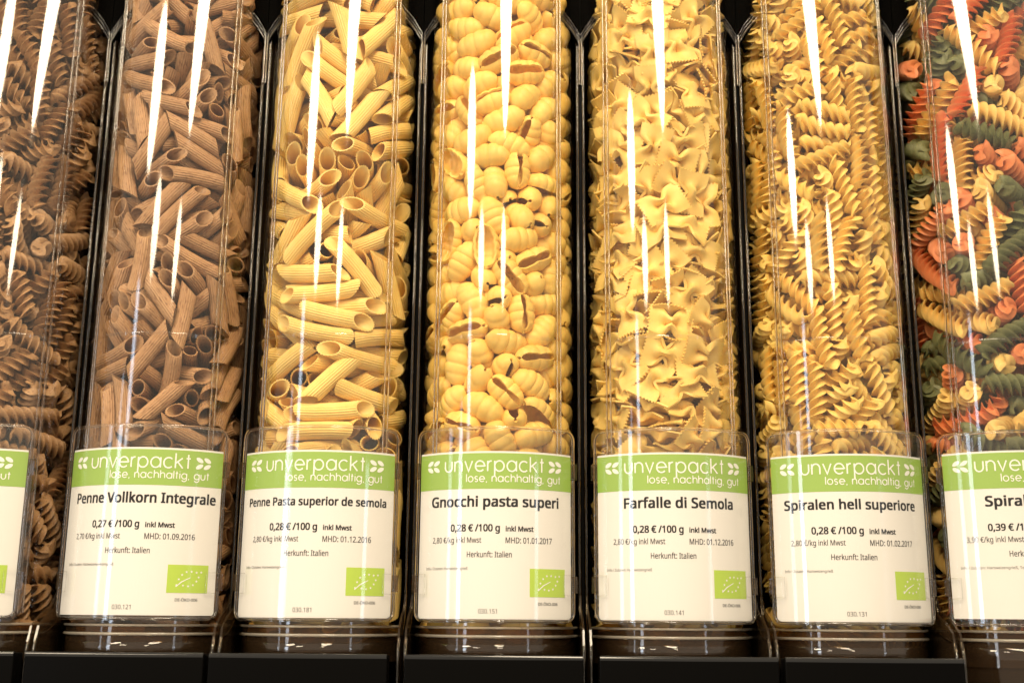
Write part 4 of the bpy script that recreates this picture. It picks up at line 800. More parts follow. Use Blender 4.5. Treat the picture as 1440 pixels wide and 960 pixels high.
1,-361,89,1125,-370,127,542, 2,-4,-154,1119,721,-161,663, 2,-335,0,1386,-234,634,641, 2,55,305,1374,673,521,289, 2,307,345,1363,-907,-315,150, 3,143,82,1415,-484,290,428,
0,248,217,1532,703,158,-153, 2,280,360,1723,938,41,246, 3,-155,230,1738,-380,708,512, 2,311,-21,1776,661,-243,-441, 2,-77,134,1872,-469,73,831, 1,-192,397,2071,-261,-183,944,
2,-18,-205,2045,-421,377,-524, 1,-207,31,2145,-67,-21,971, 1,122,-90,2171,-167,704,-273, 0,127,-144,2302,391,-537,-476, 0,3,-5,2373,-2,-720,-164, 1,-145,307,2394,-720,-5,-416,
0,-170,12,2495,787,-34,10, 1,-342,11,2749,-609,-245,98, 3,-299,126,2668,-517,-360,-129, 2,-81,356,2660,-455,547,-413, 0,-56,99,2718,-320,515,-674, 3,-159,261,2908,-298,-475,-694,
0,242,175,2726,-539,106,-685, 1,-125,277,2770,573,533,234, 3,253,99,2882,24,523,-219, 1,-301,110,2887,-471,-505,-576, 2,-354,262,3036,618,-243,-311, 1,197,243,3141,-2,760,-25,
1,-88,43,2948,-542,-198,771, 1,230,142,3008,166,496,79, 1,55,142,3062,152,502,38, 1,-278,322,3163,178,-659,337, 1,311,344,3305,-787,603,128, 2,-316,94,3190,-664,626,-152,
0,-293,173,3313,640,616,437, 3,12,68,3178,-470,105,-497, 1,214,57,3243,660,-200,-456, 1,-151,44,3221,-832,-177,-297, 2,-46,221,3309,-32,-677,-734, 0,97,349,3386,626,219,257,
1,350,97,3459,591,627,-429, 0,243,41,3529,253,-696,672, 0,-207,145,3461,-397,-742,-356, 1,-17,71,3593,-169,625,-759, 0,-213,-60,3607,-620,130,608, 1,-429,19,4803,-505,206,350,
3,-228,-72,3746,477,-377,-783, 2,-390,134,4031,-90,-379,902, 3,212,38,3916,-118,545,-28, 2,-330,-99,4042,337,-523,706, 1,11,-40,3973,255,705,-662, 2,-407,193,4158,362,-203,-52,
2,-180,-41,4145,-670,11,495, 3,146,-132,4168,-138,-584,25, 0,-253,-157,4171,57,-627,-653, 0,168,193,4336,-360,-427,-407, 0,190,-34,4409,832,-53,-423, 2,-352,-75,4334,-248,514,812,
3,-43,-29,4375,-4,-788,-606, 0,-17,101,4493,608,-497,605, 1,128,-24,4577,-524,601,-575, 2,-322,-134,4658,90,712,681, 0,-228,171,4588,-491,-682,-323, 0,-129,322,4620,-715,496,263,
0,-278,-331,4746,-358,174,886, 3,97,24,4730,667,257,130, 3,125,-355,4680,472,712,-518, 2,-162,304,4782,-31,690,423, 3,-129,-281,4704,-550,-117,387, 1,243,46,4735,690,-251,520,
0,304,-339,4705,666,-670,-36, 0,-132,-375,4802,727,438,66, 0,-4,-281,4777,574,388,-114,
]),
(0, 'gn', 233, [
1,-216,-87,-157,-6,45,-997, 4,165,-401,-95,636,75,197, 2,-160,-420,-98,75,512,844, 2,429,-37,-98,273,380,705, 1,-383,215,-122,0,-15,493, 1,-317,-252,-73,949,59,-188,
4,280,-200,-157,-37,27,-655, 3,-444,-55,-104,-12,4,732, 0,69,-326,-114,-12,93,189, 2,-77,-448,66,-681,172,74, 0,368,-260,-8,104,-347,-799, 0,-72,-195,-98,389,260,357,
1,142,-216,-17,83,345,889, 3,-397,-198,75,160,-313,-451, 1,424,-67,89,-484,538,-643, 3,-437,88,43,-561,623,-440, 3,-219,-322,45,164,-720,-628, 4,-259,-346,201,489,-129,-305,
3,137,-379,74,291,751,-593, 0,334,-287,185,880,315,329, 2,-398,-49,174,-168,162,98, 1,-7,-377,174,45,228,718, 4,-228,-253,148,-216,120,-325, 1,176,-363,234,-235,-251,-535,
1,297,-273,355,615,742,-223, 1,-139,-363,309,-375,80,-743, 1,426,-97,300,630,-627,446, 0,139,-349,430,346,456,683, 2,-403,-175,322,793,-497,-249, 2,31,-442,383,37,-820,19,
4,-388,50,373,-344,-914,34, 1,131,-418,536,16,2,-984, 2,437,-51,484,547,-600,213, 0,-29,-240,411,645,726,-236, 3,340,-262,499,-440,234,-732, 3,-388,74,497,171,-925,326,
0,204,-207,561,-236,145,670, 1,-324,-334,427,-480,497,59, 1,415,93,583,242,861,-118, 0,-383,-119,487,-815,-184,289, 1,-409,-28,660,-450,-853,-262, 0,-145,-439,517,-702,-53,-303,
3,-314,-232,612,-953,-25,60, 1,170,-394,748,256,-800,-69, 2,347,-272,678,295,118,417, 1,435,-36,679,247,202,-756, 1,-430,-82,760,242,90,-644, 4,-197,-411,613,-252,-227,-278,
1,255,-356,858,-46,255,265, 1,-329,-332,762,-661,262,-283, 2,1,-318,658,893,204,386, 1,-416,-211,1245,259,644,524, 2,-29,-430,779,465,326,-408, 4,381,20,877,-969,174,-167,
2,373,-162,818,-112,-263,-952, 1,37,-389,927,86,441,565, 0,-92,-279,759,283,-106,-948, 1,-152,-359,865,213,-282,-552, 0,-353,-184,897,776,36,59, 4,370,-227,989,-368,647,-614,
1,-79,-179,888,-187,255,874, 4,-384,-34,918,103,-169,114, 2,181,-366,1049,-64,-461,838, 1,-303,-354,989,-718,-205,-558, 1,-377,-230,1052,-199,-266,-489, 2,-121,-415,1077,611,225,-456,
2,-42,-266,1082,140,-544,737, 4,432,30,1046,-245,591,-338, 1,-302,-302,1441,276,-461,-299, 2,-442,-3,1075,-164,-81,712, 2,21,-438,1180,803,221,-437, 2,-239,-388,1280,-642,311,-83,
2,437,38,1256,613,700,258, 1,396,-176,1151,520,449,393, 1,232,-186,1179,-598,674,-54, 3,364,-139,1316,-7,75,-273, 0,-200,-231,1196,594,-143,-733, 1,240,-366,1205,148,-112,316,
1,102,-376,1354,-634,-734,-197, 1,-398,32,1246,-311,565,-758, 2,-50,-273,1283,318,-209,481, 1,147,-181,1310,-153,233,-187, 1,-377,-95,1412,-959,-180,-216, 4,280,-340,1357,-253,-102,-876,
1,438,-3,1408,-95,128,693, 3,-102,-430,1400,186,-364,895, 4,337,-213,1485,459,512,618, 2,204,-230,1485,313,-762,-426, 3,-390,96,1425,768,167,-287, 2,54,-452,1504,-207,-665,-650,
1,-391,-195,1540,-9,-206,-500, 3,446,-49,1589,-85,-96,-744, 3,-397,-7,1596,-860,31,319, 1,224,-372,1568,429,350,160, 0,-400,-169,1733,733,-576,-234, 0,43,-393,1671,-191,91,810,
2,345,-223,1665,566,-218,119, 3,-270,-354,1714,-633,41,765, 3,-138,-383,1592,787,-579,9, 4,432,-31,1781,484,174,691, 0,-429,71,1772,659,-637,133, 0,-128,-380,1767,380,594,264,
0,255,-385,1759,256,-658,-691, 1,-344,-206,1851,-144,149,-756, 2,-12,-408,2017,587,654,100, 1,429,-95,1952,-58,-47,-773, 0,347,-213,1860,114,-983,139, 1,-461,-78,1964,395,589,484,
1,59,-412,1869,-287,941,-179, 3,-182,-406,2158,519,-147,835, 3,-214,-396,1944,139,691,668, 1,306,-308,1970,105,611,-633, 1,-365,-129,2139,-111,-980,113, 2,161,-426,2069,-599,388,557,
1,-351,-307,2061,-698,54,-494, 1,392,-83,2115,121,-37,886, 1,79,-458,2325,-267,-616,-658, 3,-101,-390,2339,439,-104,-667, 1,-34,-395,2167,-404,182,-406, 2,15,-286,2309,317,801,451,
2,225,-331,2289,-482,-625,572, 0,361,-111,2509,234,886,322, 3,-323,-261,2245,-161,-345,924, 3,238,-380,2471,-318,611,725, 1,425,-104,2336,-408,763,127, 4,312,-285,2188,947,250,115,
1,464,51,2243,-83,-706,155, 4,-248,-350,2465,647,-390,306, 1,136,-407,2620,-203,895,-344, 1,-376,-90,2299,636,-65,136, 2,-349,-239,2428,-105,871,367, 3,364,-257,2362,489,436,-594,
3,-140,-152,2381,-88,673,-627, 1,12,-358,2445,16,218,828, 2,449,71,2487,402,-572,-326, 0,-442,-17,2470,-692,-699,-112, 3,-433,-117,2586,-454,502,-328, 2,-183,-346,2682,-229,-181,731,
1,381,-60,2639,103,215,971, 0,-367,-180,2717,-353,121,-926, 3,340,-226,2616,278,-232,115, 1,-401,2,2742,15,-79,367, 2,377,-143,2785,65,-317,945, 4,-374,-347,2616,-686,-176,-611,
4,-96,-504,2534,-533,-465,-563, 1,422,116,2718,-148,58,-602, 1,-445,-139,2919,-688,111,-635, 3,128,-382,2790,149,157,-389, 3,447,-8,2895,-133,-51,-711, 1,-39,-432,2772,402,-600,584,
0,352,-229,2919,193,186,-669, 4,-265,-341,2843,660,-292,-226, 0,252,-302,2765,370,641,662, 4,51,-304,2911,-164,-155,734, 1,-145,-404,3037,-816,8,544, 4,313,-300,3044,-95,134,-925,
0,197,-339,2947,-388,476,-367, 3,-34,-423,3044,537,154,-662, 2,-320,-288,3029,875,-38,-357, 4,-492,-117,3213,660,257,697, 2,127,-437,3132,-413,-569,-415, 1,-434,21,3075,697,-80,-693,
0,252,-124,3070,-520,851,48, 2,452,51,3253,310,-628,-238, 0,-74,-435,3230,223,-63,-70, 2,447,-80,3084,607,-360,-653, 2,412,-169,3220,382,134,-775, 2,57,-238,3097,-951,307,-17,
2,287,-331,3259,94,522,-730, 2,393,-89,3409,-862,65,-247, 0,-153,-258,3257,368,241,-142, 1,188,-364,3421,-538,-132,-558, 0,-351,-196,3374,-884,-71,-172, 4,-346,-363,3212,490,472,732,
1,60,-438,3317,-113,180,76, 2,328,-258,3457,357,806,92, 3,-196,-399,3383,932,-257,79, 2,427,82,3452,100,662,304, 1,-398,-30,3426,299,-769,-463, 1,392,-132,3579,-372,284,-588,
1,-312,-268,3490,395,-288,352, 1,-434,28,3582,-28,-485,-582, 3,24,-437,3519,83,979,87, 1,-377,-93,3523,-182,500,-757, 2,175,-402,3706,357,51,-888, 4,-208,-403,3609,-327,-831,-227,
2,-61,-446,3663,-44,841,510, 1,170,-434,3899,-685,-228,69, 0,317,-311,3638,127,-329,356, 1,32,-315,3785,665,638,10, 2,332,-276,3866,228,663,-599, 3,-390,-224,3671,-597,386,-309,
3,-440,93,3929,-515,495,-580, 2,249,-381,4073,116,-693,-653, 2,430,-117,3781,-27,-397,443, 0,-150,-401,3800,438,-251,-242, 1,-427,97,3747,-48,-47,616, 2,404,31,3702,34,-922,-281,
1,-18,-465,3991,-159,652,720, 1,-359,-244,3846,741,-370,-261, 3,84,-431,4196,-818,-144,-258, 2,429,67,3901,-531,480,297, 3,-244,-347,3970,-314,-758,429, 3,391,-97,3982,-833,439,20,
3,441,-60,4144,-389,-55,-734, 0,-114,-273,4043,518,17,-514, 0,-438,-68,4139,563,623,-363, 2,346,-203,4094,12,141,-218, 3,70,-297,4047,445,-40,-614, 4,413,48,4217,-59,368,805,
0,-355,-223,4159,721,365,-286, 0,348,-271,4235,137,252,-835, 0,-441,47,4292,654,-735,130, 1,133,-245,4206,398,626,594, 4,-441,-176,3957,-467,76,-599, 0,430,-93,4401,-393,698,148,
3,-178,-408,4139,970,-181,94, 4,195,-360,4370,620,541,186, 1,-263,-343,4302,-972,215,95, 3,-68,-426,4351,190,-833,500, 1,130,-218,4400,-785,337,-458, 0,-364,-148,4342,107,653,-749,
3,262,-366,4537,-677,-223,185, 2,-309,-321,4457,-923,376,-10, 3,335,-217,4435,-798,556,36, 1,385,-66,4622,-169,753,613, 2,-399,-117,4514,-843,-508,143, 1,392,-189,4638,-642,2,-755,
2,-453,41,4613,-533,471,-581, 1,-316,-344,4620,225,670,650, 1,28,-433,4500,127,-948,194, 4,-497,101,4835,-114,710,-184, 3,-144,-297,4564,-106,427,-617, 1,-259,-85,22,-349,-299,850,
1,-58,-139,42,-158,77,747, 4,382,161,135,-104,115,-347, 0,104,-124,154,-888,413,-161, 0,428,106,334,350,-356,567, 1,-219,-148,311,-427,-223,837, 4,265,-82,370,101,300,464,
4,-188,-234,521,314,942,14, 4,154,-209,795,166,-630,708, 2,-258,-131,741,-376,207,-606, 0,351,-44,973,490,-540,-429, 2,322,27,1128,-505,-244,649, 2,-190,-139,1012,-328,-103,684,
3,-268,-56,1162,819,274,250, 0,84,-242,1191,556,611,281, 4,-377,132,1217,216,-721,-638, 1,-275,-62,1342,814,482,271, 2,-16,-278,1494,107,708,-610, 0,371,95,1698,-763,-32,-12,
3,131,-220,1659,-873,464,-149, 1,83,-249,1753,-82,-119,50, 4,-385,174,1900,-61,-143,360, 3,-119,-234,1870,-173,-524,805, 1,113,-237,1988,852,-429,-277, 0,241,-199,2044,-362,899,-247,
3,-390,65,2066,-12,-120,-377, 1,-158,-239,2035,-250,-656,700, 1,421,113,2012,82,569,562, 0,-461,42,2263,689,96,696, 1,-436,166,2603,-546,460,-652, 0,184,-197,2420,-6,953,76,
3,103,-206,2540,662,-430,-197, 1,1,-330,2649,-774,-330,-184, 3,-255,-169,2869,169,-961,56, 3,-118,-283,2831,270,-609,744, 0,382,99,3041,-183,591,-769, 2,-308,-131,3052,-605,252,74,
2,-307,1,3219,-36,-196,437, 1,-285,-142,3207,67,485,-780, 0,68,-250,3265,-552,-713,156, 2,223,-175,3204,-94,419,-709, 0,15,-271,3402,106,-199,286, 3,179,-114,3366,-534,-449,590,
0,128,-269,3597,360,-217,404, 1,-90,-271,3516,-399,-50,905, 2,-151,-256,3692,-562,43,-389, 4,-14,-289,3847,-68,-327,-551, 3,-292,-41,3692,600,765,72, 3,183,-239,3940,645,-228,324,
0,-322,-31,3837,259,-53,-807, 3,394,216,4067,617,-334,-364, 0,-20,-275,4228,573,-52,308, 4,417,159,4380,85,-131,818, 1,-166,-182,4264,438,261,-803, 0,-422,110,4430,-728,-436,412,
4,-60,-271,4438,931,11,168, 3,431,104,4572,-587,-682,-397, 3,-384,-163,4700,169,-778,-321, 3,441,63,4801,-417,556,437, 4,57,-334,4628,-527,-847,49, 2,260,-126,4781,-581,744,-168,
2,230,-205,4601,-285,57,382, 1,-387,-73,4773,-497,-29,355, 0,98,-287,4721,227,-213,-743, 1,401,-124,4831,-650,67,-609, 0,254,-358,4695,5,-181,384, 1,-271,-222,4737,335,452,182,
0,178,-216,4931,-165,213,644, 2,-90,-271,4741,-251,36,-855, 1,-328,-291,4950,900,-344,252, 3,324,-296,4888,533,-809,219, 1,-466,-19,4983,667,295,629, 4,142,-360,4812,-42,147,-787,
0,-79,-448,4682,-837,-30,-189, 4,-241,-439,4821,-692,-90,-407, 1,-21,-426,4909,685,466,-499, 1,336,-289,4999,8,-174,-892, 2,-289,-109,4922,-394,-819,-136, 1,-160,-295,4937,-715,374,-532,
0,87,-411,4983,-542,117,-165,
]),
(1, 'fa', 300, [
4,-81,-455,262,472,652,-521, 4,-30,-462,528,662,400,-348, 0,-192,-435,56,-408,233,-103, 4,-209,-434,1093,-754,384,111, 1,-37,-472,2867,-194,663,707, 2,89,-456,953,-45,492,-866,
4,-152,-428,2372,704,-293,88, 2,-46,-455,1789,89,-782,609, 4,-287,-390,704,-382,-409,-818, 5,-4,-475,1989,-734,26,47, 5,332,-342,-40,-275,-529,-340, 0,136,-439,2232,263,682,-612,
0,-295,-362,1708,151,-549,614, 1,-287,-379,2088,-561,-417,-684, 3,-196,-427,832,815,107,-431, 0,231,-416,1798,-447,-83,215, 1,90,-458,93,243,-794,508, 4,170,-431,2968,610,-399,514,
5,-98,-462,3311,-369,484,629, 2,-147,-435,1602,500,-324,354, 4,88,-446,586,356,-698,471, 1,-134,-454,3525,-611,332,137, 1,7,-411,-44,688,-502,90, 1,207,-416,2542,138,-703,695,
3,-81,-468,4051,-546,-494,-528, 1,190,-427,1653,492,129,197, 0,-95,-455,4365,20,-583,791, 5,-308,-364,3333,-598,355,-59, 2,72,-460,3202,-515,42,133, 0,-387,-247,118,-308,-598,624,
1,150,-442,2737,457,255,-14, 2,87,-467,4101,-628,466,382, 1,60,-453,1525,400,-74,154, 4,-102,-453,3778,-418,-285,-678, 0,-52,-461,2681,-162,867,467, 3,194,-423,3773,387,416,-381,
2,-284,-372,4212,-688,64,-211, 4,-343,-338,2681,-793,296,-268, 5,305,-363,1265,-709,-212,319, 0,-382,-253,1356,696,-201,-471, 5,309,-341,449,679,351,205, 5,347,-320,252,140,-550,-667,
5,198,-400,704,603,-550,520, 1,258,-387,2023,-445,708,-548, 2,223,-412,4349,-580,136,377, 1,129,-447,3371,55,810,-581, 5,373,-294,708,238,-633,-606, 2,150,-426,1179,-455,636,-618,
3,-201,-360,349,-331,-18,-257, 2,-326,-330,2511,83,-515,666, 5,-327,-310,3686,557,-476,40, 1,-118,-406,3012,716,552,-242, 4,309,-298,1423,725,451,83, 3,-125,-377,522,-481,-30,256,
0,-24,-423,2444,438,665,-604, 0,-374,-297,2380,379,740,549, 5,-405,-217,928,716,-276,-388, 5,-362,-284,3107,489,-294,-289, 5,381,-260,1888,444,647,-22, 0,48,-422,3042,801,332,23,
0,-34,-414,3580,514,-648,451, 1,269,-351,2898,-547,-380,-620, 4,-268,-334,3471,109,-783,478, 2,254,-391,3587,-728,-267,132, 4,-308,-240,-118,882,-411,-78, 4,-304,-265,2928,801,-454,35,
5,-122,-379,-132,-115,173,-133, 5,-80,-386,1216,-108,118,-104, 2,-242,-323,446,-185,757,-625, 5,-347,-292,1587,483,-71,-437, 5,-260,-296,2837,915,-341,0, 2,358,-288,970,-60,796,-339,
2,-187,-313,1366,155,114,979, 5,-456,-75,1355,680,228,-659, 4,289,-301,1090,-368,839,-390, 5,-359,-293,1915,395,-333,-222, 4,-411,-165,3229,206,302,782, 2,-374,-218,716,-246,386,44,
2,411,-239,3657,-579,196,735, 4,107,-406,1399,125,-869,-416, 0,4,-383,2268,-190,89,633, 5,-266,-322,3978,879,-131,-369, 5,-466,-114,2072,553,485,619, 2,-444,-106,2269,537,-371,-428,
0,-454,-152,3911,-523,-150,-821, 3,406,-237,3193,-440,-457,235, 0,375,-256,4091,-781,-68,619, 1,-323,-225,341,-201,-263,-938, 0,-147,-374,1439,206,76,966, 1,301,-275,3308,155,926,-273,
5,79,-380,3633,-80,478,168, 0,-465,-107,562,-529,475,-497, 5,-475,-63,1771,-435,521,-418, 2,416,-195,1613,609,-10,652, 4,-424,-186,4090,32,488,640, 0,145,-306,-131,-490,823,-261,
3,-312,-293,4324,-510,49,-582, 0,-363,-306,4591,246,626,694, 0,-112,-401,2574,-649,33,216, 3,-436,-56,2815,-389,260,-588, 0,238,-380,3120,-376,341,391, 5,-259,-301,-35,-346,-937,7,
0,-315,-276,982,-336,-4,-732, 0,195,-374,4129,-628,-261,-679, 2,313,-237,4370,236,905,-325, 3,125,-365,372,638,705,8, 4,-157,-368,1797,-326,256,564, 0,-361,-184,3702,-262,-155,-915,
2,14,-397,1114,125,184,-12, 4,-267,-260,3801,873,350,-199, 0,172,-346,83,-225,-97,-445, 0,-20,-391,745,37,968,-112, 0,2,-340,1322,-518,845,-78, 1,24,-403,212,-178,488,752,
2,-278,-257,548,-67,590,777, 3,459,-104,957,656,551,264, 3,-397,-223,4240,580,581,-570, 4,-216,-298,211,-70,219,381, 3,64,-421,3957,249,256,-912, 1,-354,-105,-98,-245,190,133,
3,410,-211,2583,-577,544,-554, 4,-128,-316,2202,671,-732,98, 2,465,-105,2926,565,-283,-770, 4,468,-114,72,249,-471,-576, 1,-14,-346,2064,682,723,11, 1,461,-109,2738,176,-498,-540,
2,-374,-243,3443,-563,-527,-519, 0,-444,-72,214,-264,297,-580, 3,286,-242,310,-51,-198,-904, 5,222,-325,2416,951,300,-56, 5,298,-297,3856,573,-488,-536, 2,290,-283,4009,396,200,778,
1,-464,-57,1076,-468,-714,233, 1,-58,-345,833,731,-638,-26, 1,448,-128,2045,200,-720,-289, 2,-476,-11,753,-96,735,-172, 2,-201,-269,2095,421,869,-260, 5,-467,94,2642,180,699,-180,
3,-180,-345,3058,917,-284,235, 1,-351,-193,3929,335,-801,-195, 5,54,-345,4245,837,-503,121, 1,-328,-153,7,970,199,75, 1,398,-224,3877,535,-91,-802, 1,-85,-413,4188,567,391,-482,
2,-285,-243,1465,141,91,340, 3,281,-265,1630,193,-393,302, 4,338,-126,1298,205,866,451, 5,376,-178,2984,-774,-301,-556, 4,-467,-28,2944,-408,332,-628, 3,-413,-15,334,-302,-816,378,
3,-34,-378,1003,-506,-733,-160, 4,21,-361,2160,-281,-126,273, 5,309,-203,2174,169,-59,-289, 2,452,-104,1498,60,553,-471, 4,402,-56,2338,-569,766,-74, 4,207,-314,518,904,-85,353,
4,-289,-231,1121,-272,-114,-590, 3,344,-251,2728,886,308,332, 2,-302,-189,2020,-686,-717,128, 2,-198,-317,4063,-826,-463,92, 1,-12,-457,4552,601,18,-171, 3,-366,-149,3517,923,-20,-204,
0,-323,-240,4445,88,200,883, 1,-309,-201,192,-748,-616,172, 1,312,-230,759,-381,-179,230, 1,-255,-247,1278,-75,90,-575, 5,-461,0,3165,766,-194,-596, 5,179,-350,3405,-169,-731,634,
5,458,-55,2204,402,372,578, 2,-470,-40,4253,-607,-81,-790, 2,-419,-132,4581,94,-857,226, 2,455,62,-99,-599,528,-399, 2,144,-329,856,-123,-43,-71, 0,457,-70,1071,-334,-210,608,
3,327,-211,2457,-169,96,527, 0,-469,91,3840,-304,342,-708, 5,-376,-77,3395,22,-942,-28, 5,281,-296,4162,-503,559,-483, 3,61,-365,4266,824,491,-214, 3,-335,-133,1198,-39,-163,-665,
1,-14,-336,3805,-95,50,919, 5,166,-319,962,-199,24,977, 3,446,-152,4537,805,277,500, 2,-361,-129,4368,-174,-127,-962, 4,183,-309,1913,429,-854,37, 0,275,-244,72,-115,-101,-382,
2,-394,-66,1946,246,170,-637, 0,329,-182,2343,376,892,85, 5,-355,-195,2528,-24,-815,447, 5,131,-329,3926,1,-205,54, 3,340,-173,569,922,279,100, 0,371,-43,692,371,-103,-122,
5,-290,-213,2998,-290,-175,-287, 3,-49,-286,-68,944,119,-270, 4,98,-332,2374,-496,-866,52, 0,370,-244,3443,-234,-259,293, 0,477,32,4183,-303,-656,429, 3,337,-134,-133,30,-150,-176,
1,-17,-336,1610,23,-98,-352, 4,-218,-322,2302,-934,128,-140, 0,176,-313,3740,986,157,-45, 4,462,18,562,-619,428,-499, 5,226,-315,2090,508,-797,287, 0,-343,30,-126,-103,-223,-955,
2,-205,-253,4189,231,-57,356, 1,-230,-318,880,595,761,-256, 4,85,-315,1230,-154,74,879, 3,-337,-236,1753,-307,-684,607, 0,211,-324,2198,-309,217,922, 2,443,125,2425,-673,-149,-628,
0,262,-283,2567,-370,137,919, 4,-441,-44,3639,-305,290,-621, 4,217,-187,-69,-88,132,-430, 2,319,-146,-21,748,-660,9, 1,-446,145,148,-757,-437,337, 2,346,-143,132,967,64,169,
1,317,-191,426,-351,-174,98, 1,-350,12,1530,973,-118,81, 5,-361,-116,2664,247,-4,924, 2,-47,-302,4458,-32,44,632, 5,-327,-95,1622,-112,79,989, 4,-375,65,3356,950,-83,-302,
3,185,-295,244,-191,-17,-866, 1,105,-327,1504,981,-165,-74, 3,257,-176,2061,987,24,-19, 5,387,-159,4202,-368,246,-816, 1,-444,144,980,-501,-663,6, 1,-400,220,1663,-803,-203,249,
1,39,-335,1911,-49,169,-633, 5,-153,-310,3689,-525,-106,-525, 3,439,-69,4078,293,374,469, 2,-346,-85,444,44,-989,116, 3,332,-77,1743,-131,267,845, 0,-458,25,4527,-293,-623,332,
4,375,-65,4356,83,950,8, 0,-430,208,-52,-374,288,-815, 4,-123,-319,1978,-37,69,820, 3,101,-375,2676,12,536,-811, 2,-136,-317,2745,-812,555,-161, 2,-139,-315,3171,16,-81,-978,
4,237,-245,4270,-16,129,17, 5,413,-208,4676,-184,814,-246, 5,391,-69,319,625,-759,-17, 0,-436,179,596,-197,389,-743, 2,-171,-269,1063,403,-800,425, 2,-353,64,1615,-211,280,405,
3,-193,-283,1903,-23,122,817, 1,-341,-45,2587,-910,315,181, 3,-409,49,3236,-127,-904,186, 2,133,-377,4463,-231,369,839, 2,-134,-325,4384,-996,-75,20, 2,-213,-268,747,766,547,-312,
5,383,-121,1177,-571,811,-28, 2,-405,79,1895,600,-482,526, 2,-371,-68,2466,-100,137,-977, 0,-152,-282,2467,942,329,62, 4,-302,-195,3273,-286,-905,136, 1,406,-109,3761,145,887,133,
4,83,-285,-16,713,-552,30, 4,-5,-192,1096,964,-69,-201, 5,-338,55,1201,71,987,-134, 1,-307,-145,2158,-186,-56,501, 0,-351,-84,2361,78,196,-78, 5,461,4,3062,-689,441,-535,
1,155,-335,3240,-157,158,971, 5,400,-107,3366,123,-160,-765, 0,-7,-321,3535,-439,-518,-711, 3,-65,456,-99,-803,-77,70, 2,-177,310,-130,-937,122,-45, 5,-347,-37,74,-421,-906,-26,
3,470,50,1310,-539,-454,597, 2,259,-215,1458,-990,-42,-119, 1,451,72,1723,-584,696,-80, 1,-294,-178,1549,-162,-144,968, 0,458,-25,3527,-623,293,-644, 4,198,-303,4523,-180,74,924,
4,-145,-146,-118,850,-474,-93, 4,-330,90,242,-450,-873,-49, 1,-353,-58,670,68,-406,640, 1,-339,7,894,910,361,-195, 2,271,-190,927,830,506,219, 2,-320,-36,1097,-78,-203,-702,
4,17,-229,973,-191,-41,-130, 4,130,-269,1120,-95,28,-946, 3,294,-164,1593,294,32,-807, 4,7,-288,1817,447,-857,83, 0,198,-282,1783,-147,-4,-956, 5,-402,183,1995,714,130,365,
0,-416,79,2118,-144,367,-414, 4,-395,229,2416,557,-556,-594, 4,-268,-132,2724,-110,-37,-728, 2,-333,-102,3095,948,-127,263, 4,-370,-19,3502,889,-47,-145, 2,-4,-371,3369,-315,371,341,
0,-376,61,-21,-93,162,-864, 5,-124,-66,120,166,64,583, 0,-293,-112,1409,-498,-817,-95, 5,45,-327,1718,302,916,-219, 5,87,-289,1994,-178,110,841, 1,295,-206,3046,418,144,-687,
1,288,221,-131,-927,293,-105, 2,287,48,-126,-979,4,-169, 3,-225,187,-127,-236,-961,16, 2,49,312,-120,-878,258,-116, 3,-205,-14,-65,-48,41,312, 5,389,167,2,-780,539,-186,
4,104,-83,-128,-11,-106,994, 4,429,208,364,237,-770,19, 4,-89,-167,-3,-104,25,695, 2,-233,-250,82,-663,-684,233, 3,-259,41,121,-127,-169,-938, 0,-77,-288,89,-27,92,-885,
5,-346,304,449,228,-511,-746, 4,103,-279,148,-88,94,957, 0,353,-91,220,-990,96,-97, 4,363,131,255,782,-613,-60, 0,-379,113,369,-807,-458,360, 4,-88,-102,224,118,-154,-893,
2,358,48,365,-195,-65,-867, 3,338,-55,458,-160,971,-160, 2,78,-289,447,671,690,-6, 2,298,94,486,-173,11,977, 3,68,-316,662,791,592,-47, 3,-191,-225,610,814,-490,264,
1,229,-194,632,-182,58,936, 3,-377,-103,817,-206,-814,324, 2,-323,129,798,-407,-904,132, 1,80,55,881,10,2,161, 0,169,-282,765,674,727,-30, 5,357,96,853,133,-976,-133,
0,206,-154,815,-975,50,-210, 3,-115,-324,932,-961,-129,240, 0,440,189,1020,634,24,-744, 4,345,0,935,-439,876,-13, 5,-327,146,1083,-158,-67,-809, 5,-194,-137,1170,-6,710,252,
1,378,100,1245,696,531,410, 2,241,-107,1076,-831,447,-62, 0,208,-212,1286,-355,-911,209, 5,-60,-160,1290,654,749,104, 0,101,-44,1284,-25,154,717, 4,362,-36,1446,-468,834,163,
2,201,-77,1396,258,-145,-477, 2,-200,49,1358,310,-927,-118, 2,-98,-179,1383,-323,-930,85, 2,-37,-281,1481,-918,-352,122, 3,263,-33,1493,18,980,-69, 3,-64,-38,1454,-25,998,-32,
0,404,222,1636,-622,118,-540, 5,456,123,1527,765,351,-538, 0,194,-221,1697,519,854,29, 3,-191,-79,1519,23,-145,-377, 5,-300,209,1518,-215,-931,286, 3,126,-245,1584,-719,659,-164,
3,-220,-138,1930,-331,942,-46, 4,-317,-65,1837,968,-142,-95, 5,271,-198,1946,-205,958,-196, 0,-84,-138,2024,-994,-62,-11, 2,-308,-17,2250,-760,1,76, 1,-229,-86,2080,-267,-16,26,
2,-334,83,2277,-200,-494,-817, 5,-31,19,2152,173,-980,-51, 3,109,-182,2197,431,885,-117, 5,-298,-182,2251,69,-158,652, 2,403,28,2458,-478,719,-180, 2,295,13,2287,-87,294,-899,
2,-376,74,2427,-961,16,247, 4,334,-137,2524,-385,419,815, 1,-400,241,2728,-829,60,544, 3,-6,-162,2509,-293,163,469, 3,380,-25,2733,186,-611,-735, 4,-419,192,3016,-767,137,604,
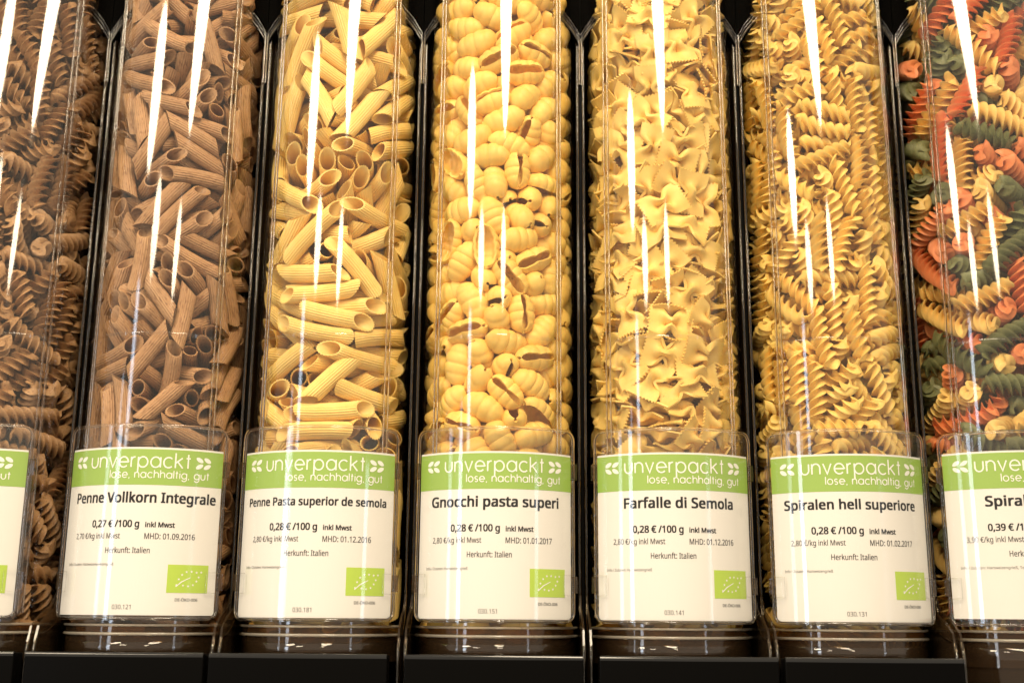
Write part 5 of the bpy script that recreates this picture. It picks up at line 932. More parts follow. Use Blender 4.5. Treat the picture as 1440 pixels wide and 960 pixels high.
2,-133,-174,2813,337,868,-360, 0,89,-278,2890,934,121,-24, 4,-38,-325,3025,752,-479,306, 4,-88,-212,2969,-319,254,910, 2,-265,-95,2852,-356,-163,-39, 3,283,-17,2982,102,-65,990,
4,-345,138,3084,174,641,-651, 1,266,-227,2873,-8,-552,489, 0,240,123,3076,223,-270,-637, 4,-209,-190,3114,937,275,113, 4,373,115,3146,-98,-534,275, 5,318,-87,3261,416,880,227,
2,-313,237,3370,-905,236,138, 0,-131,-342,3303,223,549,788, 5,-151,-229,3366,352,894,-276, 5,433,51,3887,-254,-432,474, 2,-171,-335,3586,518,792,-293, 1,394,39,4014,-137,289,-596,
5,254,-214,3517,-708,-696,120, 1,-430,9,3960,474,43,868, 0,330,-37,3921,-498,-671,99, 2,-162,-199,3875,-822,-381,136, 2,-432,43,4103,-254,394,-545, 2,229,-183,3816,55,-944,-174,
1,198,-159,3966,195,226,-730, 3,135,-87,4128,-854,360,57, 2,-74,-373,3990,315,73,-946, 5,-194,-60,4065,-543,749,333, 5,339,5,4149,-479,730,-298, 1,-150,-189,4030,124,468,-852,
3,-18,-273,4138,-946,308,-59, 4,302,195,4273,-905,286,-285, 5,-318,87,4261,880,-416,-32, 5,-400,107,4366,160,123,612, 2,-411,239,4657,196,579,-292, 4,370,19,4502,47,889,431,
5,241,-142,4389,-175,967,-125, 3,-100,-235,4253,462,-866,144, 0,-370,244,4443,-259,234,-890, 5,-433,-51,4887,-432,254,-724, 4,78,-332,4591,932,-282,185, 5,87,-66,4486,8,-106,-584,
5,-144,-344,4661,865,213,-327, 0,-181,-306,4537,-727,-350,470, 3,-281,-159,4524,-406,-807,278, 1,198,-330,4692,-744,599,-293, 2,-424,-206,4802,-580,-156,-665, 5,240,87,4701,-946,171,-95,
4,441,44,4639,-290,-305,662, 2,-458,-5,4730,-799,-45,593, 4,-250,-373,4907,-464,-221,-658, 1,351,193,4929,801,335,456, 3,-210,-164,4652,120,977,-166, 2,143,-423,4844,640,601,-233,
0,469,-91,4840,-342,-304,537, 0,454,152,4911,150,-523,172, 5,-332,-324,4729,-34,485,748, 2,4,-471,4756,-456,310,247, 1,336,-43,4737,66,217,-941, 3,-22,-286,4752,668,718,-9,
2,-43,-289,4846,-279,-80,98, 1,-132,-82,4745,438,831,245, 3,371,-229,4860,-455,657,-436, 0,-298,-166,4738,-867,396,-292, 1,273,-296,4896,-467,635,-427, 0,-330,37,4921,-671,498,-540,
4,153,-290,4875,-877,120,-463, 0,-273,-234,4902,-98,-326,-628, 4,-106,-462,4884,-534,-146,-382, 5,-49,-78,4933,-112,-322,-464, 1,-157,-448,4657,-584,421,214, 2,-73,-320,352,678,-667,216,
2,391,-71,797,-642,737,-206, 0,-254,-159,975,924,187,-321, 1,219,-190,1185,804,-562,49, 2,452,-41,1901,248,590,180, 5,211,-272,2309,-182,-260,677, 2,-142,-296,2616,-66,819,569,
2,470,40,3253,81,-607,26, 0,401,-64,3184,568,48,-726, 3,222,-223,3132,206,953,-169, 2,458,5,3730,-45,799,-83, 1,-336,43,3737,-217,66,250, 3,-29,-262,225,-163,-195,-653,
5,-341,65,476,815,-529,-61, 3,-307,-48,1300,8,-161,-691, 1,80,-207,1396,-122,199,-516, 3,-436,37,1316,-377,-222,841, 4,-127,-222,1789,223,-372,-885, 0,-21,-346,2832,-251,51,-219,
1,-278,-81,4181,102,836,538, 3,292,-179,4497,70,-173,711, 0,317,-284,4698,615,557,302,
]),
(2, 'sp', 300, [
3,-71,-452,-77,-150,-814,6, 3,-239,-399,432,881,-401,248, 1,10,-407,391,110,-913,-221, 1,-203,-429,1536,-1,9,-450, 3,-232,-397,210,-252,-491,-51, 1,-144,-447,1889,-109,-11,898,
0,-219,-415,1019,-122,118,-944, 0,88,-463,1921,-876,468,-93, 1,259,-373,-119,677,-206,-450, 1,193,-428,2214,2,18,551, 3,-58,-455,3469,-142,-576,86, 3,-130,-446,2586,810,-585,-32,
0,-311,-355,1636,2,-6,-952, 0,-56,-422,2110,108,130,-902, 1,-70,-450,3247,681,-449,-528, 1,257,-388,1163,317,-202,-381, 1,33,-466,2587,164,74,928, 3,-53,-446,3610,-589,36,807,
1,70,-459,3012,-68,-145,510, 1,-397,-199,-117,364,-606,707, 2,-45,-464,523,-217,95,-931, 1,253,-395,2809,-123,980,71, 0,-305,-359,1261,191,980,-29, 1,-407,-228,3171,123,114,-221,
2,-85,-447,1265,-134,694,-279, 0,228,-411,1573,-99,-201,795, 2,-62,-464,952,-26,-919,-36, 1,-64,-413,2338,572,-413,-520, 1,-184,-420,4342,-855,255,447, 0,-330,-325,2569,238,288,-112,
3,-18,-417,2802,19,-215,945, 1,190,-430,3222,933,-358,-12, 1,-258,-332,2250,151,-319,-704, 2,92,-453,123,-638,-493,537, 1,190,-428,3658,-6,-2,944, 1,-447,-127,801,-330,853,403,
0,84,-463,4304,134,-31,-915, 3,-355,-300,2167,894,-179,316, 3,-302,-363,3474,-51,-58,-269, 0,310,-350,356,164,321,868, 2,-203,-417,3763,-727,-234,467, 0,-431,-148,5,-479,-508,-330,
2,245,-399,508,-150,51,-637, 1,60,-361,1166,198,-738,216, 3,-285,-284,380,7,-379,54, 1,-138,-380,543,-584,763,219, 2,-393,-260,1622,10,-19,-989, 3,-460,-62,444,-4,-67,-985,
3,-452,-139,1699,877,-479,12, 2,-13,-471,4170,-133,-66,771, 2,336,-328,876,246,334,905, 0,-449,-76,1295,-556,-572,-360, 2,-259,-391,3057,-182,-374,-104, 0,-407,-237,3729,-56,86,994,
2,-101,-461,4027,-131,-31,841, 1,-427,-158,4079,-206,557,805, 3,-383,-198,334,-65,-224,-4, 0,-86,-354,17,252,-551,270, 0,315,-350,3010,59,-110,274, 0,-64,-390,1639,-373,-707,-169,
1,-465,-76,3152,-921,386,29, 1,-224,-293,705,333,396,-588, 2,-465,-63,2691,-155,963,221, 2,299,-356,1937,-327,-731,543, 3,-78,-388,1376,550,154,350, 3,53,-406,3725,-922,-255,-222,
1,96,-390,4006,839,-248,-484, 3,-252,-297,1868,-138,-734,-44, 2,-405,-225,2909,-673,182,488, 0,-460,-76,2261,-598,-753,-181, 2,349,-311,2355,-744,-505,-420, 2,302,-365,3513,6,12,156,
3,237,-311,61,616,527,-510, 1,340,-304,3977,776,-114,-351, 1,-436,-130,4513,-801,397,307, 3,-461,9,2029,614,-34,24, 2,327,-322,1820,740,352,-538, 0,-91,-373,1499,534,239,115,
3,69,-376,1339,-845,-330,191, 3,-469,41,3855,-732,-662,-131, 0,136,-360,572,383,-243,319, 3,111,-341,255,-439,-747,-403, 1,229,-297,939,610,297,-500, 0,173,-356,738,80,-569,658,
0,428,-177,3791,305,276,-825, 0,-186,-275,4,-420,561,98, 0,-173,-348,2749,155,-337,431, 1,41,-336,738,546,407,-664, 1,-250,-273,981,391,-263,-651, 3,-345,-219,596,451,85,-131,
2,390,-229,1349,625,83,-443, 0,-391,-171,1964,476,373,-408, 2,2,-383,193,-229,874,427, 2,-365,-195,731,460,-254,267, 0,71,-362,1028,-844,-68,395, 0,-280,-209,65,-4,-482,723,
0,-313,-241,3406,35,906,-93, 2,-60,-385,3364,-123,-691,253, 1,-186,-261,4116,-199,752,494, 2,-446,-48,986,-47,-723,-680, 2,196,-361,2559,348,11,-144, 3,-59,-349,3004,-349,-763,-524,
3,-356,-91,93,408,799,427, 0,444,-156,2989,-970,-183,-75, 0,-214,-315,2404,362,-88,-184, 3,147,-349,4352,-764,-273,485, 0,418,-174,138,410,551,-706, 1,385,-267,3463,-447,-894,-4,
0,317,-190,-44,344,-797,-491, 2,379,-275,2478,162,-379,487, 1,-380,-129,3370,332,-169,-928, 0,-223,-299,2955,-254,-451,-56, 0,201,-338,4234,-113,-795,24, 1,-318,-169,2593,-525,712,128,
0,-282,-275,3844,-582,-557,-341, 3,-453,-33,4291,265,400,-689, 0,303,-292,1235,385,-76,-709, 3,121,-326,855,555,-209,-174, 0,-294,-220,2080,281,-351,-886, 1,-57,-299,1746,-38,406,-885,
0,203,-327,2019,-623,-613,388, 2,-455,89,1107,406,351,-669, 0,-297,-173,891,-251,463,822, 1,302,-217,2189,148,558,-797, 3,-250,-238,2712,-831,-133,-398, 0,-288,-187,4145,-645,384,39,
1,-145,-398,4517,-895,195,358, 2,-351,-102,1423,-432,-441,704, 2,83,-335,2454,167,-724,-658, 3,424,-178,2684,195,-506,600, 1,-236,-257,1216,-44,-667,-340, 2,-326,-264,4494,202,445,-700,
3,226,-291,4072,548,68,784, 3,-433,96,760,337,4,-490, 3,-189,-237,1088,-543,-338,45, 2,69,-338,2103,294,-371,679, 3,-467,48,2315,200,185,-684, 3,208,-266,3215,280,-791,-469,
3,-369,-102,4208,-339,-733,-577, 1,-263,-229,4292,472,63,-756, 0,349,-312,4557,-184,-288,927, 0,304,-241,549,287,-19,645, 2,133,-431,4527,423,-428,-366, 0,440,-102,456,295,-196,428,
0,150,-327,1488,439,-207,-346, 0,32,-316,2238,483,-497,-439, 3,-331,-57,4024,-708,-26,170, 3,-465,84,3087,-46,39,699, 3,327,-243,280,507,-754,-56, 3,-361,-46,1083,-242,-720,-650,
1,-352,17,1355,468,-25,-859, 1,434,-135,1706,686,75,-297, 1,17,-325,3120,466,-437,-522, 3,291,-230,1543,454,-14,209, 0,-113,-330,4034,357,-776,-258, 2,-466,74,487,724,-686,56,
2,374,-145,669,-664,-656,166, 2,-95,-323,-118,-561,-420,418, 3,-60,-284,3796,472,739,479, 1,-387,48,117,-820,-375,-397, 1,-378,-64,3576,-624,-2,435, 0,455,-25,2222,505,-613,443,
1,-290,-119,3685,-593,-312,628, 2,-386,-56,2517,458,464,-716, 0,-434,-142,4692,129,-394,910, 2,-115,-263,3415,253,851,188, 1,259,-226,4202,216,-785,-205, 0,400,-105,1439,321,-466,742,
3,213,-258,3664,-446,-817,-170, 1,29,-230,844,701,170,-530, 2,-18,-326,3252,124,-639,-228, 0,387,-177,866,778,-492,-78, 3,429,-42,1547,-5,584,-801, 0,-257,-175,448,-823,-424,11,
0,-159,-275,3674,-80,-625,-78, 2,458,-108,4219,-123,-243,-924, 2,-206,-169,2428,711,-109,-686, 1,-319,-101,2705,-881,-157,-255, 2,-407,-77,3860,419,852,309, 2,-148,-236,2170,-433,716,-440,
1,456,-98,3219,73,-166,778, 2,-455,93,1623,715,-265,99, 0,55,-255,3868,193,-680,-692, 0,-58,-257,4167,495,-206,-143, 1,261,-194,2009,-627,-581,409, 1,284,-117,203,754,-370,-487,
3,106,-319,4471,-89,-731,252, 3,-36,-240,2568,216,630,-333, 0,-342,146,1317,651,568,437, 0,-401,-7,1758,101,-295,-858, 3,199,-230,4317,702,-426,-539, 1,448,109,143,306,-204,661,
0,-164,-187,125,-712,-69,-160, 3,273,-151,1057,-51,-662,-97, 1,-445,148,2395,-51,962,252, 1,140,-207,42,565,-221,48, 2,358,-108,1174,131,-779,-362, 0,-149,-206,1941,-587,-522,309,
0,79,-188,2618,-515,-635,-91, 0,-183,-177,1767,276,-708,592, 0,53,-126,1811,426,368,-580, 2,-329,111,2715,-503,-577,-621, 1,-318,109,4269,-485,-258,558, 3,-89,-156,1047,190,-814,-427,
1,-404,207,-115,4,720,614, 3,-237,-150,1304,196,905,361, 0,-316,-110,3160,-514,337,634, 2,-357,33,4546,-738,173,651, 3,460,-19,-86,55,786,-615, 0,234,-108,1605,623,358,-608,
0,-63,-199,4276,476,-213,-48, 1,-403,181,4790,-387,-523,-738, 3,67,-233,605,-235,-683,525, 1,-54,-202,749,8,608,751, 3,-396,233,4670,-561,382,58, 1,81,-223,2331,-297,584,-571,
2,384,-72,3569,254,517,-418, 1,-260,-80,3910,611,-257,580, 0,-68,-187,1493,-567,564,586, 0,47,-267,2738,-817,116,440, 3,-305,-107,2962,137,-385,-911, 1,-424,165,3393,-296,383,464,
2,-50,-275,2833,-462,323,-820, 2,-449,77,2818,121,848,516, 2,-412,213,11,-533,486,173, 1,-378,287,296,-6,-5,-979, 3,-253,-55,760,156,-451,-512, 0,90,-218,1009,277,465,-94,
3,38,-221,1622,-805,200,248, 0,437,-104,1954,-9,124,551, 1,114,-182,1710,448,297,-400, 3,318,-88,3182,-757,308,394, 3,123,-199,-94,453,-421,506, 3,352,-60,5,-367,579,-711,
1,88,-146,296,591,53,-494, 3,367,-64,803,-517,-693,462, 1,-301,-105,1544,671,75,276, 2,-307,-145,1745,28,-333,-859, 2,220,-200,2565,105,-880,-192, 2,-84,-193,3076,-400,-654,601,
1,-201,-73,3226,-326,522,787, 0,-48,-214,3507,395,761,180, 3,196,-150,4060,734,-330,-578, 3,-355,153,185,-837,251,-379, 3,-76,-199,500,4,-595,-583, 3,424,131,3515,670,-236,432,
1,-321,82,3515,393,432,655, 2,-436,178,3983,965,-261,20, 0,-104,-309,4668,478,-815,-288, 3,-4,-111,189,-178,-632,745, 2,174,-253,350,-49,-499,769, 1,97,-212,2855,294,-588,-613,
2,-220,-1,614,-654,303,-627, 1,-318,83,902,-629,205,692, 0,-245,-73,2025,360,-709,-592, 2,-440,161,2608,316,229,-774, 2,330,-127,2530,610,-495,-612, 2,-22,-341,3521,520,-308,-727,
3,366,37,4423,664,44,326, 1,-313,114,1449,418,707,45, 3,-374,130,1751,712,-629,311, 1,278,-171,1707,627,417,-535, 1,-295,94,2355,-699,-372,-473, 2,-107,-301,2468,256,-130,-683,
3,276,-193,3471,639,178,-661, 3,-257,177,3640,125,776,564, 0,344,-41,3874,619,-232,748, 0,-373,77,4415,-476,205,570, 3,456,21,508,-861,378,140, 1,-194,77,506,212,752,88,
2,38,-111,663,-666,-532,491, 0,17,-206,1341,-396,-554,216, 3,-320,94,2226,-768,239,55, 2,-197,-47,2283,25,791,529, 3,-247,88,3394,-411,557,-29, 2,299,-164,3914,925,-179,-80,
1,271,-122,4282,385,343,522, 0,-156,-170,-118,-158,686,-353, 1,-141,-29,245,-258,718,354, 3,-359,85,1195,-197,-678,-601, 3,352,-124,2312,289,541,591, 1,148,-121,2389,311,-716,-457,
2,-135,-118,3451,351,582,602, 2,154,-173,3912,647,-158,401, 0,371,39,4675,61,653,-544, 3,-30,-73,310,281,706,628, 2,-129,-121,845,616,622,-478, 1,364,-90,2778,225,-742,301,
2,-144,-62,3104,144,431,848, 2,68,-215,3283,670,-576,-465, 0,282,-140,3611,300,248,-70, 0,-139,26,4060,372,-436,-746, 3,397,-23,4556,140,672,-601, 0,-11,-265,4566,-29,-873,-457,
2,-198,22,-117,-486,513,-363, 3,-269,247,712,793,267,523, 0,-48,-64,1181,713,-29,-359, 0,31,-103,1440,587,-222,562, 0,195,-174,1814,59,531,-832, 3,61,0,1989,805,-118,-117,
0,351,155,-119,562,-427,315, 3,146,428,-1,784,556,155, 0,223,175,-118,-698,80,-81, 1,-169,166,-116,520,476,637, 2,-70,-49,-34,301,-480,-727, 1,353,300,101,315,-123,807,
0,92,153,-82,176,-788,471, 1,319,103,75,-23,460,-876, 0,-116,246,13,-661,-171,-547, 2,-266,-9,162,-860,-149,-370, 3,47,-73,46,87,-614,687, 0,-270,72,256,-745,-375,-544,
2,382,131,306,458,642,-583, 3,195,-36,379,277,-564,-507, 2,296,98,396,-111,500,-823, 2,143,-116,486,26,645,331, 0,217,79,519,17,561,-440, 0,-224,-12,423,-387,-602,125,
3,-235,198,434,7,741,190, 0,-301,245,547,-706,100,-655, 2,74,-42,563,482,252,814, 3,-187,427,1026,38,-236,129, 2,369,21,698,-140,611,-420, 2,-37,30,710,-504,-291,693,
3,470,-22,1171,-863,-504,-30, 0,163,87,887,-833,-120,-402, 3,284,29,867,-15,-428,665, 0,-377,284,1453,304,-950,44, 1,-184,259,1014,-351,-562,-16, 0,396,102,977,409,-675,455,
0,364,62,1103,731,-462,-141, 3,95,-4,1091,96,508,474, 3,-89,57,1081,-338,661,-6, 3,181,-159,1239,-657,-503,453, 2,-275,210,1129,-285,-607,-388, 0,390,235,1372,-39,635,-679,
2,231,-18,1262,-447,-612,342, 2,-23,-65,1307,-562,-454,357, 2,125,109,1409,-544,-24,-237, 3,228,0,1394,323,-703,448, 3,-132,171,1492,564,341,-316, 3,188,337,1629,-377,257,-577,
3,100,24,1509,-209,710,-656, 1,-64,-10,1611,127,623,659, 1,470,30,1979,-31,-63,-841, 2,368,111,1766,590,-655,-187, 1,-66,34,1741,-360,563,638, 1,268,-36,1853,318,532,-533,
3,-309,243,2049,69,-495,87, 2,-59,-86,1857,774,55,-194, 1,229,78,1979,724,-243,3, 3,-188,136,1960,-195,728,-203, 2,-242,10,1894,-790,213,486, 2,-76,-67,2040,-241,551,-794,
2,87,11,2124,-546,-123,-266, 3,-39,322,2171,320,-692,647, 3,-372,291,3960,844,537,11, 2,179,-140,2152,650,552,-331, 1,-203,-76,2162,-490,-612,196, 0,380,33,2335,375,247,890,
3,-100,39,2389,-505,582,-103, 2,404,-1,2489,-556,-714,410, 2,74,111,2468,-652,-88,-94, 2,181,-68,2672,104,-473,726, 0,-199,104,2581,-682,166,474, 2,-141,-8,2709,-478,-363,376,
0,-37,84,2697,-569,375,-727, 1,179,-57,2842,-31,-825,74, 2,-258,-80,2818,-378,-431,302, 0,350,80,2784,400,421,808, 0,-239,42,2865,-510,-323,462, 1,217,186,2973,650,125,202,
3,-25,-460,4997,-302,74,-945, 2,-72,227,2869,543,-510,354, 0,190,-140,2970,-378,-568,-524, 1,-104,-19,2956,-309,-547,-768, 0,332,-219,2987,101,48,-916, 0,69,-180,2982,196,664,-647,
3,76,102,3086,739,-15,-479, 0,314,-85,3034,-626,602,-117, 1,471,36,3266,112,-60,527, 0,318,113,3221,474,199,-131, 1,-293,187,3209,-495,-228,594, 0,154,29,3154,-304,-375,-822,
2,54,-14,3232,-284,-636,-335, 1,425,163,3648,709,37,216, 3,-22,91,3390,-190,465,489, 0,-38,-120,3340,-432,-601,558, 2,-189,-6,3474,-558,334,-434, 3,455,0,4988,-363,211,463,
0,223,-142,3757,461,-522,-89, 0,211,-40,3668,-699,230,-469, 1,-267,260,3737,-19,763,436, 0,317,65,3774,281,550,190, 3,-93,29,3797,769,113,333, 0,-208,-42,3791,663,156,228,
2,259,68,3995,664,361,-536, 3,160,-22,4119,610,-249,-699, 2,-170,130,3987,502,-268,-823, 0,-105,-112,3953,-253,-804,-391, 0,386,55,4188,519,372,-643, 3,-216,259,4129,-557,549,-52,
2,-121,-31,4292,-307,-664,429, 1,309,-200,4857,-157,-402,667, 0,62,-102,4344,454,265,-725, 2,-5,108,4415,501,-469,-722, 2,-216,-35,4422,-239,523,609, 1,359,-301,4775,196,-181,53,
0,-84,-34,4447,-175,409,721, 0,-218,-172,4499,23,-500,-515, 3,-299,-360,4811,75,264,-338, 1,247,-142,4535,-515,-787,229, 2,151,-25,4494,280,584,670, 0,131,-299,4608,557,162,3,
0,89,-302,4732,512,378,-492, 2,-170,-424,4701,-884,-88,372, 1,218,-316,4756,384,-86,55, 0,166,184,4627,-2,-712,701, 2,-150,21,4603,-337,-467,-485, 1,-328,-28,4783,-243,-570,600,
0,145,-237,4836,508,92,-672, 2,374,80,4811,227,-789,-320, 0,-325,-333,4988,-313,-899,-134, 3,-136,-77,4708,21,-798,74, 3,206,10,4817,853,-330,-327, 3,-161,-186,4785,125,-637,-325,
1,-323,-50,4915,277,-563,751, 3,-445,-66,4995,-26,303,-948, 2,75,-462,4913,342,106,928, 0,25,-185,4882,571,137,-676, 2,-17,-35,4877,510,535,-670, 1,137,-146,4985,-251,-346,809,
2,-182,-109,4968,293,-672,677, 1,-355,294,4289,-172,366,395, 1,41,-59,2227,676,-341,424, 0,372,18,2665,390,636,-665, 3,246,-127,3315,227,-571,770, 0,-345,298,3625,-639,-178,-621,
2,-25,-123,3600,-513,545,663, 0,439,82,4047,-148,728,666, 0,-221,-278,4718,547,-748,-374,
]),
(3, 'tr', 163, [
0,-374,-223,-83,-748,-93,255, 13,-175,-273,-104,128,-721,-645, 1,-137,-413,69,-421,679,-466, 13,-14,249,-87,601,232,735, 21,-244,65,-109,-589,387,-542, 11,-249,-223,50,220,-633,-419,
2,-449,66,144,-976,116,9, 22,-248,-69,22,686,223,606, 11,-365,263,87,945,-283,-53, 13,-74,-285,180,-752,-4,47, 10,-48,210,273,273,413,-42, 0,-255,127,245,401,-593,-552,
10,-285,-260,236,112,-808,-545, 1,-441,-42,404,1,-504,-859, 20,79,-266,423,147,-571,-737, 21,-331,114,390,-505,159,370, 0,-104,-308,332,141,-742,-607, 21,-219,-70,428,-719,283,-296,
0,4,-418,499,731,-179,-635, 2,-208,-284,446,-98,494,-136, 22,-353,-38,537,-587,480,-131, 22,-249,-205,571,-557,459,-81, 11,-197,182,537,630,536,387, 22,-20,-442,640,-713,-203,629,
1,-422,62,720,-205,617,682, 11,-311,-328,872,29,-956,-213, 22,-429,-127,906,-548,-633,-270, 0,-127,-254,652,-152,764,259, 2,-357,269,1259,680,-326,-124, 20,-217,71,672,-678,166,-201,
22,4,-105,746,586,43,-450, 13,-156,-310,812,-590,273,578, 3,57,-290,878,533,-429,211, 11,-295,52,842,417,-417,-795, 10,-71,-210,927,219,585,-774, 0,-177,-73,966,466,517,-651,
0,-428,-102,1050,-843,13,126, 23,97,-428,1148,-515,-463,619, 10,-291,-39,1157,178,-548,-89, 3,-185,-168,1134,-57,-481,305, 11,-151,215,1111,-670,108,591, 21,-167,-323,1149,489,-135,-804,
20,-283,127,1191,-485,-84,-847, 13,-326,-254,1375,157,-751,-571, 12,37,-79,1257,694,76,-666, 1,-51,-301,1312,382,507,761, 0,132,-421,1393,-322,-807,305, 3,-413,-17,1458,-43,-824,-562,
12,-158,-219,1403,-204,-857,-392, 10,157,-41,1543,-281,628,250, 23,154,-231,1465,-166,-714,556, 0,-262,-151,1488,-807,-59,-178, 23,-427,126,1558,-792,192,-37, 23,0,-435,1584,-313,-606,336,
0,71,-278,1608,-551,-398,629, 11,-429,-139,2494,99,-388,-914, 20,-87,26,1528,578,483,-501, 1,-90,-118,1664,637,-32,-562, 11,288,-103,1642,524,-342,-489, 10,-335,-94,1618,127,826,543,
3,-55,-264,1764,768,53,-221, 11,89,-283,1817,-614,-284,-504, 23,-37,-446,1928,-770,-373,443, 0,-336,276,1755,-582,23,-496, 22,-331,-135,1802,-436,-630,259, 1,-257,145,1766,-592,-188,-655,
23,37,7,1880,-474,-373,767, 21,-280,31,1896,287,668,517, 13,81,-293,1998,-201,-850,139, 0,-382,200,1877,-474,312,40, 11,-283,-140,1987,-532,-65,270, 23,-339,-299,1826,-300,-255,45,
12,-442,126,2153,80,-88,575, 2,28,103,2009,732,223,575, 23,126,-80,2031,784,-185,-476, 1,-205,-238,2093,-272,-498,-614, 3,-387,-169,2118,7,-486,-795, 21,-266,141,2231,-337,782,-454,
13,266,-107,2196,-520,-516,425, 2,-186,-397,2221,-67,-806,-170, 13,-53,-263,2115,-205,-675,-660, 12,72,-454,2274,44,-53,-453, 12,-87,-111,2266,-515,-422,198, 23,248,-248,2276,-802,-338,473,
1,-229,170,2389,-103,806,-427, 1,-301,-151,2301,16,-575,-485, 20,8,-447,2534,-562,-709,267, 0,-84,297,2365,582,91,783, 2,-357,76,2429,-188,-527,-352, 23,-98,-275,2379,-550,-523,640,
13,81,-62,2545,-655,208,180, 23,-192,-193,2453,-236,748,309, 2,-111,-404,2634,-891,-332,111, 20,-328,70,2575,-404,-379,-183, 10,-226,-212,2632,-584,386,168, 20,210,-142,2625,691,-21,-177,
13,-350,-109,2663,-413,384,360, 2,-247,-376,2799,-480,-685,38, 21,24,-331,2687,333,207,175, 3,-433,71,2907,365,256,-641, 0,-39,-160,2723,594,-220,-393, 11,325,-119,2892,646,304,-676,
23,-211,168,2866,-655,-183,-544, 10,-411,-132,2834,-69,544,-825, 20,-181,-16,2772,-508,-529,-649, 12,41,-232,2822,273,-590,293, 13,-156,-233,2904,559,-220,-262, 21,-426,8,3491,577,-590,397,
0,-35,-290,2978,-709,284,-195, 23,123,-325,3030,709,-133,-346, 21,-325,-109,3065,-578,295,243, 2,-244,-384,3231,15,57,286, 11,170,-325,3184,648,118,-592, 11,-350,-291,3372,-364,-930,-27,
22,-88,-442,3436,573,637,259, 22,-452,-3,3128,-846,6,5, 2,-137,-287,3146,-584,345,607, 10,296,-323,3283,-287,-540,742, 11,19,-286,3253,-383,-512,765, 12,-262,151,3265,74,603,729,
0,-318,-131,3301,399,-565,-694, 3,-51,-287,3415,-565,-303,526, 10,-170,53,3346,374,728,374, 2,-144,-72,3259,296,153,148, 12,1,-214,3542,434,679,581, 3,42,-445,3538,-375,-374,645,
3,-356,-271,3724,-530,-753,-121, 3,-288,-76,3610,765,145,98, 2,198,-387,3616,400,-281,-407, 13,-435,-119,3775,-861,-278,-21, 12,-180,-415,3764,224,-941,-148, 23,94,-262,3646,525,-149,-628,
22,-182,-140,3721,310,-298,-491, 21,-425,93,4024,-194,-491,-837, 2,-58,-164,3810,-687,-295,-488, 3,335,-302,3873,624,670,-403, 22,-305,-200,4014,534,-192,266, 2,38,-323,3836,681,326,-448,
20,-107,-269,3976,374,-518,232, 1,306,-3,4068,443,421,193, 12,174,-325,3913,469,-445,320, 23,262,-162,4067,496,5,780, 23,-170,-124,4063,-609,-578,-384, 1,-122,-436,4123,98,-323,-495,
12,162,-429,4193,-164,5,-910, 21,-303,-123,4139,-312,-764,-536, 2,175,-305,4069,550,-640,-438, 13,41,-284,4171,621,-189,2, 11,-432,71,4180,46,553,829, 10,-86,209,4227,-552,-532,430,
0,-59,-360,4321,-670,-423,170, 21,72,-328,4464,-122,513,-687, 12,-297,-346,4438,347,96,559, 3,-329,-154,4380,-920,173,-311, 10,179,-273,4368,-552,-636,75, 0,-275,9,4248,337,-484,-223,
20,206,-203,4502,92,577,-255, 2,-280,104,4460,-318,-497,-785, 20,-290,-235,4560,286,-141,-720, 13,-48,-429,4516,731,-569,-313, 1,263,-136,4364,164,-552,-751, 21,-196,-303,4666,360,61,-896,
13,9,-109,4623,-323,-518,-434, 21,281,-51,-108,709,-37,532, 0,-19,-237,-108,-625,333,549, 22,-268,373,31,-399,-909,105, 21,380,-245,25,915,-171,-137, 2,346,104,-108,-702,-62,471,
2,124,-105,-103,-321,-613,-195, 10,394,208,-4,-120,443,-867, 20,117,-274,-15,-426,472,752, 2,318,40,31,25,715,-596, 3,236,-254,94,-467,-719,-394, 0,77,169,63,-369,487,761,
2,405,110,257,447,-765,396, 13,83,-262,142,726,-183,252, 20,-224,62,101,-701,542,323, 10,324,-138,253,798,74,85, 20,23,-230,280,-655,206,429, 2,171,-148,274,699,-270,332,
10,443,47,382,253,860,-409, 22,-148,314,401,-333,-526,-733, 2,252,-248,394,-150,834,-479, 23,353,-280,519,-246,-381,884, 2,196,-9,439,651,230,709, 11,-134,329,554,-369,-470,392,
20,345,103,566,332,449,-75, 10,213,-230,621,796,-154,-519, 10,281,-82,564,-495,537,-544, 10,214,-41,717,-615,-398,-620, 12,445,4,1274,196,-654,707, 2,-45,90,627,574,-352,99,
2,171,-323,735,640,55,764, 13,-236,380,882,-156,34,-458, 3,439,-54,778,104,634,-767, 11,243,-376,907,866,-246,-290, 2,-13,219,776,689,-395,604, 22,330,142,856,579,62,796,
20,-317,161,1007,58,-705,-707, 2,326,-160,915,-119,314,-176, 3,255,2,872,564,272,648, 21,157,-268,1004,702,-59,-195, 0,309,100,999,313,494,259, 1,0,149,959,-696,277,450,
20,304,299,1137,43,705,-505, 23,222,-181,1173,553,-77,750, 12,-58,349,1281,121,-503,-845, 20,351,-44,1148,694,60,277, 13,152,-301,1246,-751,-401,262, 3,311,-113,1338,557,-142,418,
2,365,275,2727,0,-952,-231, 3,2,83,1251,630,285,721, 22,185,90,1406,307,644,-648, 3,-33,109,1399,-3,684,-666, 10,-287,178,1367,-317,510,612, 13,425,-139,1493,-79,-528,833,
2,-178,299,1515,-367,592,470, 20,399,-186,2077,406,-146,-62, 13,155,318,1596,309,-863,211, 22,317,50,1701,467,488,594, 13,295,-328,1712,-324,-599,685, 23,266,-247,1828,581,-125,-107,
11,285,-43,1903,357,-428,445, 11,-75,55,1750,-631,28,-603, 21,182,389,2000,632,259,504, 0,441,114,1981,56,944,-309, 0,50,303,1881,535,341,246, 2,376,-253,1932,376,783,492,
